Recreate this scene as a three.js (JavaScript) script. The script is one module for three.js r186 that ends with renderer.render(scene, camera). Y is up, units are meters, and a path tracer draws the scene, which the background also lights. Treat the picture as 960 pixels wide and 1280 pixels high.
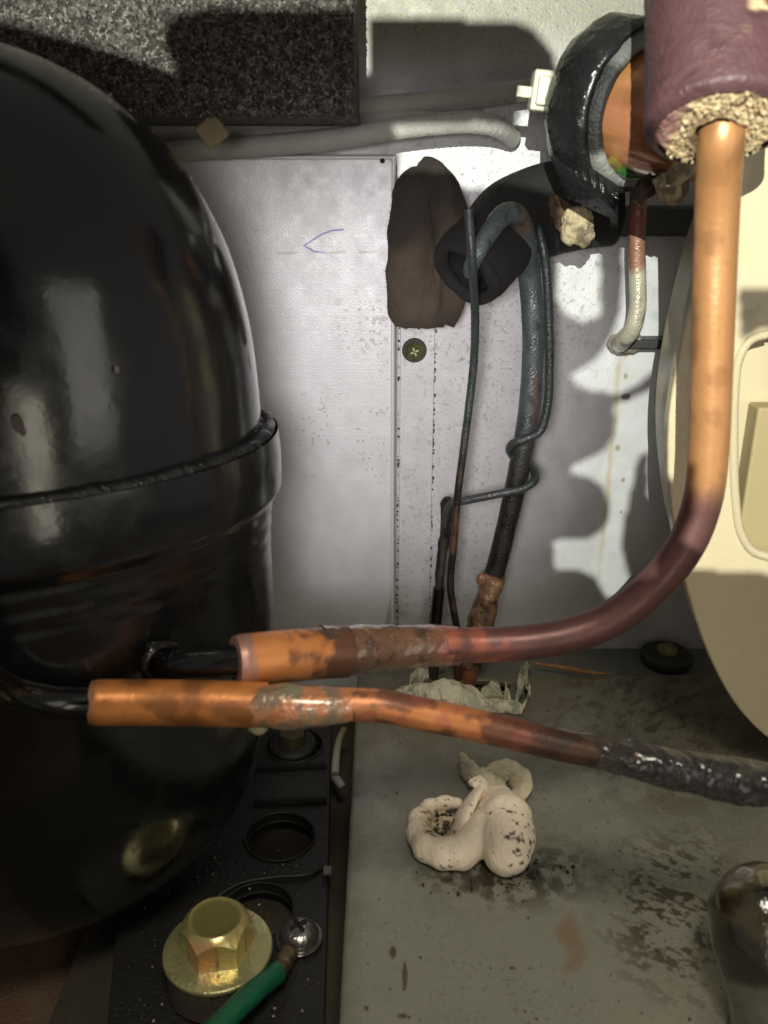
import * as THREE from 'three';
import { RoundedBoxGeometry } from 'three/addons/geometries/RoundedBoxGeometry.js';
import { MarchingCubes } from 'three/addons/objects/MarchingCubes.js';
import { mergeGeometries, mergeVertices } from 'three/addons/utils/BufferGeometryUtils.js';

// ------------------------------------------------------------------ camera, light, exposure
const scene = new THREE.Scene();
const PITCH = THREE.MathUtils.degToRad(21), EYE = new THREE.Vector3(0, 0.17, 0), FOCAL = 1108.5;
const camera = new THREE.PerspectiveCamera(60, 0.75, 0.01, 10);
camera.position.copy(EYE); camera.rotation.x = -PITCH;
camera.focus = 0.27; camera.userData.fStop = 26;
const renderer = new THREE.WebGLRenderer({ antialias: true });
renderer.toneMapping = THREE.LinearToneMapping; renderer.toneMappingExposure = 1;
renderer.shadowMap.enabled = true;
scene.background = new THREE.Color(0.155, 0.149, 0.134);

const KEY = new THREE.Vector3(-0.014, 0.234, 0.10);           // unseen lamp behind the camera, placed to throw the hard patches
const WALL = -0.272;
function spot(name, color, intensity, from, to, angle, penumbra, radius) {
  const l = new THREE.SpotLight(color, intensity, 0, angle, penumbra, 2); l.name = name;
  l.position.copy(from); l.target.position.copy(to); l.castShadow = true; l.shadow.radius = radius;
  l.shadow.mapSize.set(2048, 2048); l.shadow.camera.near = 0.005; l.shadow.camera.far = 1;
  scene.add(l, l.target); return l;
}
spot('unseen_rear_lamp', new THREE.Color(0.95, 1, 0.88), 0.67, KEY, new THREE.Vector3(0.05, 0.14, WALL), 0.62, 0.1, 0.018);
spot('unseen_front_lamp', new THREE.Color(1, 0.955, 0.95), 0.215, new THREE.Vector3(-0.016, 0.165, 0.0), new THREE.Vector3(0.001, 0.108, WALL), 0.315, 1, 1.1);  // unseen lamp near the lens, placed to brighten the middle of the wall
spot('unseen_overhead_light', new THREE.Color(1, 0.92, 0.74), 0.33, new THREE.Vector3(0.02, 0.42, 0.05), new THREE.Vector3(0.02, 0.0, -0.14), 0.33, 0.9, 2.5);  // unseen lamp above, placed to light the box top and putty
const side = new THREE.RectAreaLight(new THREE.Color(1, 0.93, 0.72), 3.6, 0.028, 0.09);
side.name = 'unseen_low_light'; side.position.set(0.036, 0.085, 0.02); side.lookAt(-0.02, 0.05, -0.17); scene.add(side);  // unseen strip below the lens, placed for the pale reflection on the dome
const unseenRight = new THREE.RectAreaLight(new THREE.Color(1, 0.95, 0.82), 1.7, 0.10, 0.22);
unseenRight.name = 'unseen_side_light'; unseenRight.position.set(0.21, 0.15, 0.07); unseenRight.lookAt(0.0, 0.09, -0.2); scene.add(unseenRight);  // unseen panel at right, placed for the grey dome reflection and softer shade

// ------------------------------------------------------------------ helpers
const V = (x, y, z) => new THREE.Vector3(x, y, z), C = Math.cos(PITCH), S = Math.sin(PITCH);
function ray(px, py) { const dx = (px - 480) / FOCAL, dy = (640 - py) / FOCAL; return V(dx, dy * C - S, -dy * S - C); }
const at = (px, py, z) => { const d = ray(px, py); return EYE.clone().addScaledVector(d, z / d.z); };
const atY = (px, py, y) => { const d = ray(px, py); return EYE.clone().addScaledVector(d, (y - EYE.y) / d.y); };
let seed = 7; const rnd = () => { seed = (seed * 1664525 + 1013904223) >>> 0; return seed / 4294967296; };
function hash(x, y, z) { let h = Math.imul(x, 374761393) ^ Math.imul(y, 668265263) ^ Math.imul(z, 2147483647 - 61); h = Math.imul(h ^ (h >>> 13), 1274126177); h ^= h >>> 16; return (h >>> 0) / 4294967296; }
function noise(x, y, z = 0) {
  const i = Math.floor(x), j = Math.floor(y), k = Math.floor(z), f = x - i, g = y - j, h = z - k;
  const u = f * f * (3 - 2 * f), v = g * g * (3 - 2 * g), w = h * h * (3 - 2 * h), L = (a, b, t) => a + (b - a) * t;
  return L(L(L(hash(i, j, k), hash(i + 1, j, k), u), L(hash(i, j + 1, k), hash(i + 1, j + 1, k), u), v),
    L(L(hash(i, j, k + 1), hash(i + 1, j, k + 1), u), L(hash(i, j + 1, k + 1), hash(i + 1, j + 1, k + 1), u), v), w);
}
const fbm = (x, y, z = 0, o = 4) => { let s = 0, a = 0.5, t = 0; for (let i = 0; i < o; i++) { s += a * noise(x, y, z); t += a; a *= 0.5; x *= 2.03; y *= 2.03; z *= 2.03; } return s / t; };
const sm = (a, b, x) => { const t = Math.min(1, Math.max(0, (x - a) / (b - a))); return t * t * (3 - 2 * t); };
const fleck = (x, y, f, t, z = 0) => sm(t, t + 0.07, fbm(x * f, y * f, z, 3));
const mix = (a, b, t) => [a[0] + (b[0] - a[0]) * t, a[1] + (b[1] - a[1]) * t, a[2] + (b[2] - a[2]) * t];
const enc = (v) => 255 * (v <= 0.0031308 ? 12.92 * v : 1.055 * Math.pow(Math.min(1, v), 1 / 2.4) - 0.055);
function tex(w, h, fn, srgb = true, repeat) {
  const d = new Uint8Array(w * h * 4);
  for (let j = 0; j < h; j++) for (let i = 0; i < w; i++) {
    const c = fn((i + 0.5) / w, (j + 0.5) / h), k = (j * w + i) * 4;
    if (srgb) { d[k] = enc(c[0]); d[k + 1] = enc(c[1]); d[k + 2] = enc(c[2]); } else { const q = Math.max(0, Math.min(1, c)) * 255; d[k] = d[k + 1] = d[k + 2] = q; }
    d[k + 3] = 255;
  }
  const t = new THREE.DataTexture(d, w, h); t.magFilter = THREE.LinearFilter; t.minFilter = THREE.LinearFilter; t.wrapS = t.wrapT = THREE.RepeatWrapping;
  if (srgb) t.colorSpace = THREE.SRGBColorSpace; if (repeat) t.repeat.set(repeat, repeat); t.needsUpdate = true; return t;
}
// periodic fbm for tiles
function pn(x, y, p, z) { const i = Math.floor(x), j = Math.floor(y), f = x - i, g = y - j, u = f * f * (3 - 2 * f), v = g * g * (3 - 2 * g), m = (a) => ((a % p) + p) % p, L = (a, b, t) => a + (b - a) * t; return L(L(hash(m(i), m(j), z), hash(m(i + 1), m(j), z), u), L(hash(m(i), m(j + 1), z), hash(m(i + 1), m(j + 1), z), u), v); }
const tile = (u, v, p, o, z) => { let s = 0, a = 0.5, t = 0; for (let i = 0; i < o; i++) { s += a * pn(u * p, v * p, p, z + i); t += a; a *= 0.55; p *= 2; } return s / t; };
const grit = tex(512, 512, (u, v) => tile(u, v, 24, 4, 3), false);
const smudge = tex(512, 512, (u, v) => 0.35 + 0.75 * sm(0.35, 0.7, tile(u, v, 5, 6, 11)) + 0.25 * (tile(u, v, 70, 2, 5) - 0.5), false);
const soft = tex(512, 512, (u, v) => 0.62 + 0.38 * tile(u, v, 6, 6, 31), false);
const clone = (t, r, s = r) => { const c = t.clone(); c.repeat.set(r, s); c.needsUpdate = true; return c; };
// uv in centimetres everywhere on swept and lathe parts
const soft1 = clone(soft, 0.4), grit1 = clone(grit, 0.7), gritFine = clone(grit, 1.6), smudge1 = clone(smudge, 0.45);
function mat(color, roughness, metalness = 0, more = {}) { const p = { roughness, metalness, ...more }; p.color = Array.isArray(color) ? new THREE.Color().setRGB(...color) : new THREE.Color(color); return new THREE.MeshPhysicalMaterial(p); }
const vmat = (roughness, metalness = 0, more = {}) => mat([1, 1, 1], roughness, metalness, { vertexColors: true, ...more });

const used = {};
function numbered(n) { const k = used[n] = (used[n] ?? -1) + 1; return k ? `${n}_${String(k).padStart(3, '0')}` : n; }
function tag(o, label, category, group) { o.userData.label = label; o.userData.category = category; if (group) o.userData.group = group; return o; }
function thing(name, label, category, p = [0, 0, 0], group) { const o = new THREE.Group(); o.name = numbered(name); o.position.set(...p); scene.add(o); return tag(o, label, category, group); }
function obj(name, geo, m, parent = scene) {                       // geometry is given in world space; moved into a positioned group
  const o = new THREE.Mesh(geo, m); o.castShadow = o.receiveShadow = true;
  if (parent === scene) o.name = numbered(name); else { o.name = name; const p = V(0, 0, 0); for (let q = parent; q && q !== scene; q = q.parent) p.add(q.position); geo.translate(-p.x, -p.y, -p.z); }
  parent.add(o); return o;
}
function struct(name, geo, m) { const o = obj(name, geo, m); o.userData.kind = 'structure'; return o; }
const bx = (x0, x1, y0, y1, z0, z1, r = 0.0006, seg = 2) => new RoundedBoxGeometry(x1 - x0, y1 - y0, z1 - z0, seg, r).translate((x0 + x1) / 2, (y0 + y1) / 2, (z0 + z1) / 2);
function planar(g, f) { const p = g.attributes.position, u = new Float32Array(p.count * 2); for (let i = 0; i < p.count; i++) { const q = f(p.getX(i), p.getY(i), p.getZ(i)); u[2 * i] = q[0]; u[2 * i + 1] = q[1]; } g.setAttribute('uv', new THREE.BufferAttribute(u, 2)); return g; }
function paint(g, f) { const p = g.attributes.position, c = new Float32Array(p.count * 3); for (let i = 0; i < p.count; i++) { const q = f(p.getX(i), p.getY(i), p.getZ(i)); c.set(q, 3 * i); } g.setAttribute('color', new THREE.BufferAttribute(c, 3)); return g; }
// a tube swept along points: radius and colour are functions of (t, angle, point)
function sweep(pts, r, { seg = 80, rad = 20, col, caps = true, a0 = 0, a1 = Math.PI * 2, tension = 0.5, flat = 1 } = {}) {
  const curve = new THREE.CatmullRomCurve3(pts, false, 'centripetal', tension), fr = curve.computeFrenetFrames(seg, false), len = curve.getLength();
  const rf = typeof r === 'function' ? r : () => r, P = [], U = [], K = [], I = [];
  for (let i = 0; i <= seg; i++) {
    const t = i / seg, o = curve.getPointAt(t), N = fr.normals[i], B = fr.binormals[i];
    for (let j = 0; j <= rad; j++) {
      const a = a0 + (a1 - a0) * (j / rad), aa = j === rad && a1 - a0 > 6.28 ? a0 : a, q = rf(t, aa, o), p = o.clone().addScaledVector(N, q * Math.cos(a)).addScaledVector(B, q * Math.sin(a) * flat);
      P.push(p.x, p.y, p.z); U.push(t * len * 100, (a / 6.2832) * 2 * Math.PI * rf(0.5, 0, o) * 100);
      if (col) K.push(...col(t, aa, p));
    }
  }
  const w = rad + 1;
  for (let i = 0; i < seg; i++) for (let j = 0; j < rad; j++) { const a = i * w + j, b = a + w; I.push(a, a + 1, b, b, a + 1, b + 1); }
  if (caps && a1 - a0 > 6.28) for (const e of [0, seg]) {
    const o = curve.getPointAt(e / seg), c = P.length / 3; P.push(o.x, o.y, o.z); U.push(0, 0); if (col) K.push(...col(e / seg, 0, o));
    const base = P.length / 3; for (let j = 0; j <= rad; j++) { const k = (e * w + j) * 3; P.push(P[k], P[k + 1], P[k + 2]); U.push(P[k] * 100, P[k + 1] * 100); if (col) K.push(...K.slice(k, k + 3)); }
    for (let j = 0; j < rad; j++) e ? I.push(c, base + j, base + j + 1) : I.push(c, base + j + 1, base + j);
  }
  const g = new THREE.BufferGeometry(); g.setAttribute('position', new THREE.Float32BufferAttribute(P, 3)); g.setAttribute('uv', new THREE.Float32BufferAttribute(U, 2));
  if (col) g.setAttribute('color', new THREE.Float32BufferAttribute(K, 3));
  g.setIndex(I); g.computeVertexNormals();
  if (a1 - a0 > 6.28) { const n = g.attributes.normal; for (let i = 0; i <= seg; i++) { const a = i * w, b = a + rad, q = V(n.getX(a) + n.getX(b), n.getY(a) + n.getY(b), n.getZ(a) + n.getZ(b)).normalize(); n.setXYZ(a, q.x, q.y, q.z); n.setXYZ(b, q.x, q.y, q.z); } }
  // make sure it faces outwards
  { const i = Math.floor(seg / 2) * w, o = curve.getPointAt(Math.floor(seg / 2) / seg), n = g.attributes.normal; const out = V(P[3 * i] - o.x, P[3 * i + 1] - o.y, P[3 * i + 2] - o.z); if (out.dot(V(n.getX(i), n.getY(i), n.getZ(i))) < 0) { for (let k = 0; k < I.length; k += 3) [I[k + 1], I[k + 2]] = [I[k + 2], I[k + 1]]; g.setIndex(I); for (let k = 0; k < n.count; k++) n.setXYZ(k, -n.getX(k), -n.getY(k), -n.getZ(k)); } }
  return g;
}
function lathe(profile, seg = 64) { const g = new THREE.LatheGeometry(profile.map(([r, y]) => new THREE.Vector2(Math.max(r, 1e-6), y)), seg); const u = g.attributes.uv, p = g.attributes.position; for (let i = 0; i < p.count; i++) u.setXY(i, u.getX(i) * 6.28 * 100 * Math.max(0.003, profile[Math.floor(profile.length / 2)][0]), p.getY(i) * 100); return g; }
const topUV = (g) => planar(g, (x, y, z) => [(x + 0.3 * y) * 100, (z + 0.6 * y) * 100]);
function warp(g, amp, freq, z = 0) { const p = g.attributes.position, n = g.attributes.normal; for (let i = 0; i < p.count; i++) { const d = amp * (fbm(p.getX(i) * freq, p.getY(i) * freq, p.getZ(i) * freq + z, 3) - 0.5) * 2; p.setXYZ(i, p.getX(i) + n.getX(i) * d, p.getY(i) + n.getY(i) * d, p.getZ(i) + n.getZ(i) * d); } const m = g; m.computeVertexNormals(); return m; }
function blob(chains, lo, size, res, k, disp) {                     // smooth union of tapered capsules, meshed with marching cubes
  const mc = new MarchingCubes(res, new THREE.MeshBasicMaterial(), false, false, 400000); mc.isolation = 0;
  for (let z = 0; z < res; z++) for (let y = 0; y < res; y++) for (let x = 0; x < res; x++) {
    const p = V(lo.x + (x - 0) / (res - 0) * size, lo.y + y / res * size, lo.z + z / res * size); let d = 1;
    for (const [a, b, ra, rb, sq = 1] of chains) {
      const ab = b.clone().sub(a), t = Math.min(1, Math.max(0, p.clone().sub(a).dot(ab) / ab.lengthSq())), q = p.clone().sub(a).addScaledVector(ab, -t); q.y *= sq;
      const e = q.length() - (ra + (rb - ra) * t), h = Math.max(k - Math.abs(d - e), 0) / k; d = Math.min(d, e) - h * h * k * 0.25;
    }
    if (disp) d += disp(p);
    mc.field[x + y * res + z * res * res] = -d * 1000;
  }
  mc.update(); const n = mc.count, g = new THREE.BufferGeometry();
  const P = new Float32Array(n * 3); for (let i = 0; i < n; i++) { P[3 * i] = lo.x + (mc.positionArray[3 * i] + 1) / 2 * size; P[3 * i + 1] = lo.y + (mc.positionArray[3 * i + 1] + 1) / 2 * size; P[3 * i + 2] = lo.z + (mc.positionArray[3 * i + 2] + 1) / 2 * size; }
  g.setAttribute('position', new THREE.BufferAttribute(P, 3)); const m = mergeVertices(g, 1e-7); m.computeVertexNormals(); planar(m, (x, y, z) => [(x + y * 0.3) * 100, (z + y * 0.7) * 100]); return m;
}
const inside = (poly, x, y) => { let c = false; for (let i = 0, j = poly.length - 1; i < poly.length; j = i++) if ((poly[i][1] > y) !== (poly[j][1] > y) && x < (poly[j][0] - poly[i][0]) * (y - poly[i][1]) / (poly[j][1] - poly[i][1]) + poly[i][0]) c = !c; return c; };
const segd = (x, y, a, b) => { const vx = b[0] - a[0], vy = b[1] - a[1], t = Math.min(1, Math.max(0, ((x - a[0]) * vx + (y - a[1]) * vy) / (vx * vx + vy * vy))); return Math.hypot(x - a[0] - t * vx, y - a[1] - t * vy); };
const toPix = (x, y, z) => { const d = V(x, y, z).sub(EYE), u = d.y * C - d.z * S, f = -d.y * S - d.z * C; return [480 + FOCAL * d.x / f, 640 - FOCAL * u / f]; };  // for laying out wear where it stands

// ------------------------------------------------------------------ large structure
// back wall: galvanised sheet, dirt freckles, tan run marks, gold dust near the top
const WX = 0.26, WY = 0.30, X0 = -0.13, Y0 = -0.03;
const wallMap = tex(1300, 1500, (u, v) => {
  const x = X0 + u * WX, y = Y0 + v * WY;
  let c = mix([0.50, 0.49, 0.50], [0.62, 0.61, 0.62], fbm(x * 260, y * 200, 1, 4));
  c = mix(c, [0.40, 0.40, 0.385], 0.5 * sm(0.5, 0.75, fbm(x * 60, y * 45, 9)));
  const near = sm(0.06, 0.012, Math.hypot(x - 0.032, (y - 0.145) * 0.8));
  const f = fleck(x, y, 1300, 0.66, 4), f2 = fleck(x, y, 620, 0.70, 8);
  c = mix(c, [0.10, 0.085, 0.07], (f * 0.45 + f2 * 0.45) * (0.10 + 0.75 * near + 0.5 * sm(0.03, 0.02, Math.abs(x - 0.012)) * sm(0.115, 0.06, y)));
  const run = Math.exp(-(((x - 0.0725 - 0.0012 * (fbm(y * 90, 3) - 0.5)) / 0.0009) ** 2)) * sm(0.03, 0.06, y) * sm(0.122, 0.112, y);
  c = mix(c, [0.42, 0.33, 0.18], 0.6 * run * (0.4 + fbm(x * 900, y * 300, 5)));
  for (const [px, py, r] of [[783, 442, 4], [782, 470, 3], [772, 560, 3.4], [779, 600, 2.6], [776, 640, 2]]) { const w = at(px, py, WALL), d = Math.hypot(x - w.x, (y - w.y) * 0.8) / (r * 0.00027); c = mix(c, [0.30, 0.2, 0.1], 0.8 * sm(1.1, 0.6, d)); }
  { const w = at(783, 496, WALL); c = mix(c, [0.05, 0.045, 0.04], 0.85 * sm(1.2, 0.5, Math.hypot((x - w.x) / 0.0016, (y - w.y) / 0.0012) + fbm(x * 1800, y * 1800) - 0.5)); }
  const gold = sm(0.188, 0.21, y); c = mix(c, [0.24, 0.23, 0.18], 0.85 * gold);
  c = mix(c, [0.46, 0.36, 0.18], gold * sm(0.70, 0.85, noise(x * 2300, y * 2300, 2)) * 0.6); c = mix(c, [0.16, 0.13, 0.08], gold * sm(0.78, 0.9, noise(x * 2000, y * 2000, 22)) * 0.6);
  return c;
});
const wallM = mat([0.94, 0.94, 0.94], 0.6, 0.12, { map: wallMap, roughnessMap: smudge1, bumpMap: grit1, bumpScale: 0.00006 });
const wallUV = (x, y) => [(x - X0) / WX, (y - Y0) / WY];
const tileWall = (m) => { m.roughnessMap = clone(soft, 9, 11); m.bumpMap = clone(grit, 26, 30); return m; };
tileWall(wallM);
struct('back_wall', planar(bx(-0.20, 0.20, -0.03, 0.27, WALL - 0.006, WALL), wallUV), wallM);
const floorM = mat([0.13, 0.078, 0.052], 0.75, 0, { bumpMap: clone(grit, 8), bumpScale: 0.0003, roughnessMap: clone(smudge, 2) });
struct('floor', planar(bx(-0.30, 0.30, -0.020, -0.012, WALL, 0.05), (x, y, z) => [x * 10, z * 10]), floorM);
struct('rear_ledge', planar(bx(-0.007, 0.20, -0.011, 0.0148, WALL + 0.0002, -0.2532), (x, y, z) => [x * 30, z * 30]), mat([0.12, 0.118, 0.098], 0.6, 0.1, { bumpMap: clone(grit, 1), bumpScale: 0.0002, roughnessMap: clone(smudge, 1) }));

// unseen cut-out mask behind the camera, shaped to form the hard lamp patches
{
  const G = 0.03, proj = (px, py, z) => { const p = at(px, py, z), t = (G - KEY.z) / (p.z - KEY.z); return [KEY.x + (p.x - KEY.x) * t, KEY.y + (p.y - KEY.y) * t]; };
  const cut = (z, list) => list.map(([a, b]) => proj(a, b, z));
  const open = [
    cut(WALL, [[497, 176], [690, 170], [700, 150], [750, 100], [750, 395], [728, 402], [706, 392], [697, 375], [697, 262], [600, 235], [497, 225]]),
    cut(WALL, [[750, 140], [850, 150], [830, 295], [812, 300], [822, 330], [822, 405], [840, 440], [800, 480], [775, 491], [745, 490], [722, 482], [712, 470], [745, 450], [765, 420], [778, 380], [780, 300], [750, 250]]),
    cut(WALL, [[820, 484], [820, 557], [797, 573], [781, 648], [777, 687], [787, 723], [785, 742], [773, 747], [757, 745], [745, 723], [725, 713], [696, 713], [692, 700], [692, 678], [700, 674], [733, 674], [752, 664], [761, 648], [761, 628], [755, 610], [741, 598], [710, 590], [721, 579], [740, 571], [758, 560], [767, 545], [769, 525], [767, 505], [785, 501]]),
    cut(-0.165, [[867, -120], [1250, -120], [1250, 720], [885, 700], [850, 676], [867, 640]]),
    cut(-0.212, [[690, 100], [745, 25], [800, -5], [880, -120], [880, 238], [772, 238], [735, 200], [700, 150]]),
    cut(-0.2, [[832, 485], [872, 485], [872, 612], [832, 596]]),
    cut(-0.226, [[648, 86], [688, 86], [690, 142], [648, 140]]),
    cut(-0.21, [[-250, -220], [443, -220], [443, 8], [228, 13], [208, 28], [204, 55], [222, 92], [150, 66], [60, 40], [0, 26], [-250, -10]]),
    cut(WALL, [[440, -220], [860, -220], [860, 150], [699, 150], [698, 90], [690, 62], [670, 38], [645, 26], [440, 20]]),
  ];
  const shut = [cut(-0.2, [[922, 362], [1100, 362], [1100, 405], [950, 412], [926, 428]])];
  const P = [], N = [], I = [], cell = 0.00016, x0 = -0.10, x1 = 0.07, y0 = 0.12, y1 = 0.30;
  const quad = (a, b, c, d) => { const k = P.length / 3; P.push(a, c, G, b, c, G, b, d, G, a, d, G); I.push(k, k + 1, k + 2, k, k + 2, k + 3); };
  for (let y = y0; y < y1; y += cell) { let s = null; for (let x = x0; x <= x1; x += cell) { const cx = x + cell / 2, cy = y + cell / 2, shutAt = x < x1 - cell && (!open.some((q) => inside(q, cx, cy)) || shut.some((q) => inside(q, cx, cy))); if (shutAt && s === null) s = x; if (!shutAt && s !== null) { quad(s, x, y, y + cell); s = null; } } }
  const g = new THREE.BufferGeometry(); g.setAttribute('position', new THREE.Float32BufferAttribute(P, 3)); g.setIndex(I); g.computeVertexNormals();
  struct('unseen_light_mask', g, mat([0.02, 0.02, 0.02], 0.9, 0, { side: THREE.DoubleSide }));
}

// grey stained box (pan) on which the putty lies
const PT = 0.016, PX0 = -0.009, PX1 = 0.20, PZ0 = -0.2525, PZ1 = -0.06;
const panMap = tex(1450, 1320, (u, v) => {
  const x = PX0 + u * (PX1 - PX0), z = PZ0 + v * (PZ1 - PZ0), n = fbm(x * 90, z * 90, 1, 5), m = fbm(x * 240, z * 240, 5, 4), [px, py] = toPix(x, PT, z);
  let c = mix([0.15, 0.149, 0.118], [0.225, 0.224, 0.184], n * 0.7 + m * 0.3);
  c = mix(c, [0.105, 0.078, 0.040], 0.75 * sm(1030, 880, py + 130 * (n - 0.5)) * (0.55 + 0.45 * m));
  c = mix(c, [0.23, 0.225, 0.18], 0.7 * sm(0.50, 0.66, fbm(x * 150, z * 150, 8, 4)) * sm(230, 60, Math.hypot(px - 760, (py - 1040) * 1.2)));
  c = mix(c, [0.185, 0.185, 0.15], 0.6 * sm(240, 60, Math.hypot(px - 640, py - 1230)));
  // grime below and right of the putty, streaked grime patch further right
  const g1 = sm(150, 30, Math.hypot((px - 640) * 0.9, (py - 1092) * 2.3)) * sm(0.38, 0.62, fbm(x * 420, z * 420, 3, 4));
  const st = fbm((x + z * 0.8) * 210, (z - x * 0.7) * 480, 7, 5), g2 = sm(135, 40, Math.hypot(px - 850 - (py - 1140) * 0.1, (py - 1145) * 0.9)) * sm(0.43, 0.54, st) * sm(0.3, 0.55, fbm(x * 900, z * 900, 41, 3));
  c = mix(c, [0.035, 0.026, 0.014], 0.9 * Math.max(g1, g2));
  c = mix(c, [0.05, 0.035, 0.02], 0.7 * sm(0.52, 0.68, fbm((x - z) * 160, (x + z) * 400, 17, 4)) * sm(130, 40, Math.hypot((px - 800) * 0.7, py - 900)));
  c = mix(c, [0.17, 0.10, 0.055], 0.65 * sm(34, 14, Math.hypot((px - 715 - 6 * Math.sin(py * 0.08)) * 1.6, (py - 1180) * 0.75) + 22 * (m - 0.5)));
  for (const [a, b, w, h] of [[491, 1190, 4, 8], [506, 1222, 3, 16], [503, 1270, 7, 3], [458, 1260, 3, 3], [640, 1210, 3, 2], [612, 1105, 6, 3], [560, 1100, 9, 3]]) c = mix(c, [0.05, 0.028, 0.015], 0.85 * sm(1.3, 0.7, Math.hypot((px - a) / w, (py - b) / h) + (m - 0.5)));
  c = mix(c, [0.04, 0.035, 0.025], 0.45 * fleck(x, z, 1500, 0.70, 31) * sm(0.4, 0.6, fbm(x * 60, z * 60, 77)));
  c = mix(c, [0.09, 0.085, 0.065], 0.5 * sm(PX0 + 0.006, PX0, x + 0.004 * (m - 0.5)));
  return c;
});
const panUV = (x, y, z) => [(x - PX0) / (PX1 - PX0), (z - PZ0) / (PZ1 - PZ0)];
const panM = mat([1, 1, 1], 0.46, 0.05, { map: panMap, roughnessMap: clone(smudge, 7, 6), bumpMap: clone(grit, 20, 18), bumpScale: 0.00012 });
{
  const t = thing('metal_box', 'grey stained metal box top under the lump of putty', 'metal box', [0.06, -0.012, -0.16]);
  const c = atY(604, 852, PT), s = new THREE.Shape(); s.moveTo(PX0 + 0.0015, -PZ1); s.lineTo(PX1, -PZ1); s.lineTo(PX1, -PZ0 - 0.001); s.lineTo(PX0 + 0.0015, -PZ0 - 0.001); s.closePath();
  const h = new THREE.Path(); for (let i = 0; i < 40; i++) { const a = i / 40 * 6.2832, r = 0.0095 * (1 + 0.12 * (fbm(Math.cos(a) * 3, Math.sin(a) * 3, 3) - 0.5)), x = c.x + r * 1.05 * Math.cos(a), y = -c.z - 0.0022 + r * 0.5 * Math.sin(a); i ? h.lineTo(x, y) : h.moveTo(x, y); } h.closePath(); s.holes.push(h);
  const g = new THREE.ExtrudeGeometry(s, { depth: 0.001, bevelEnabled: true, bevelThickness: 0.0007, bevelSize: 0.0012, bevelSegments: 4, curveSegments: 24 }); g.rotateX(-Math.PI / 2); g.translate(0, PT - 0.0017, 0); g.computeVertexNormals();
  obj('lid', planar(g, panUV), panM, t);
  obj('side_wall', planar(bx(PX0 + 0.0006, PX0 + 0.0022, -0.012, PT - 0.0025, PZ0 + 0.001, PZ1), (x, y, z) => [y * 8, z * 8]), mat([0.10, 0.098, 0.08], 0.6, 0.1, { bumpMap: grit1, bumpScale: 0.0002 }), t);
  obj('rear_wall', bx(PX0 + 0.003, PX1, -0.012, PT - 0.0025, PZ0 + 0.0006, PZ0 + 0.002), mat([0.10, 0.098, 0.08], 0.6, 0.1), t);
}

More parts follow.
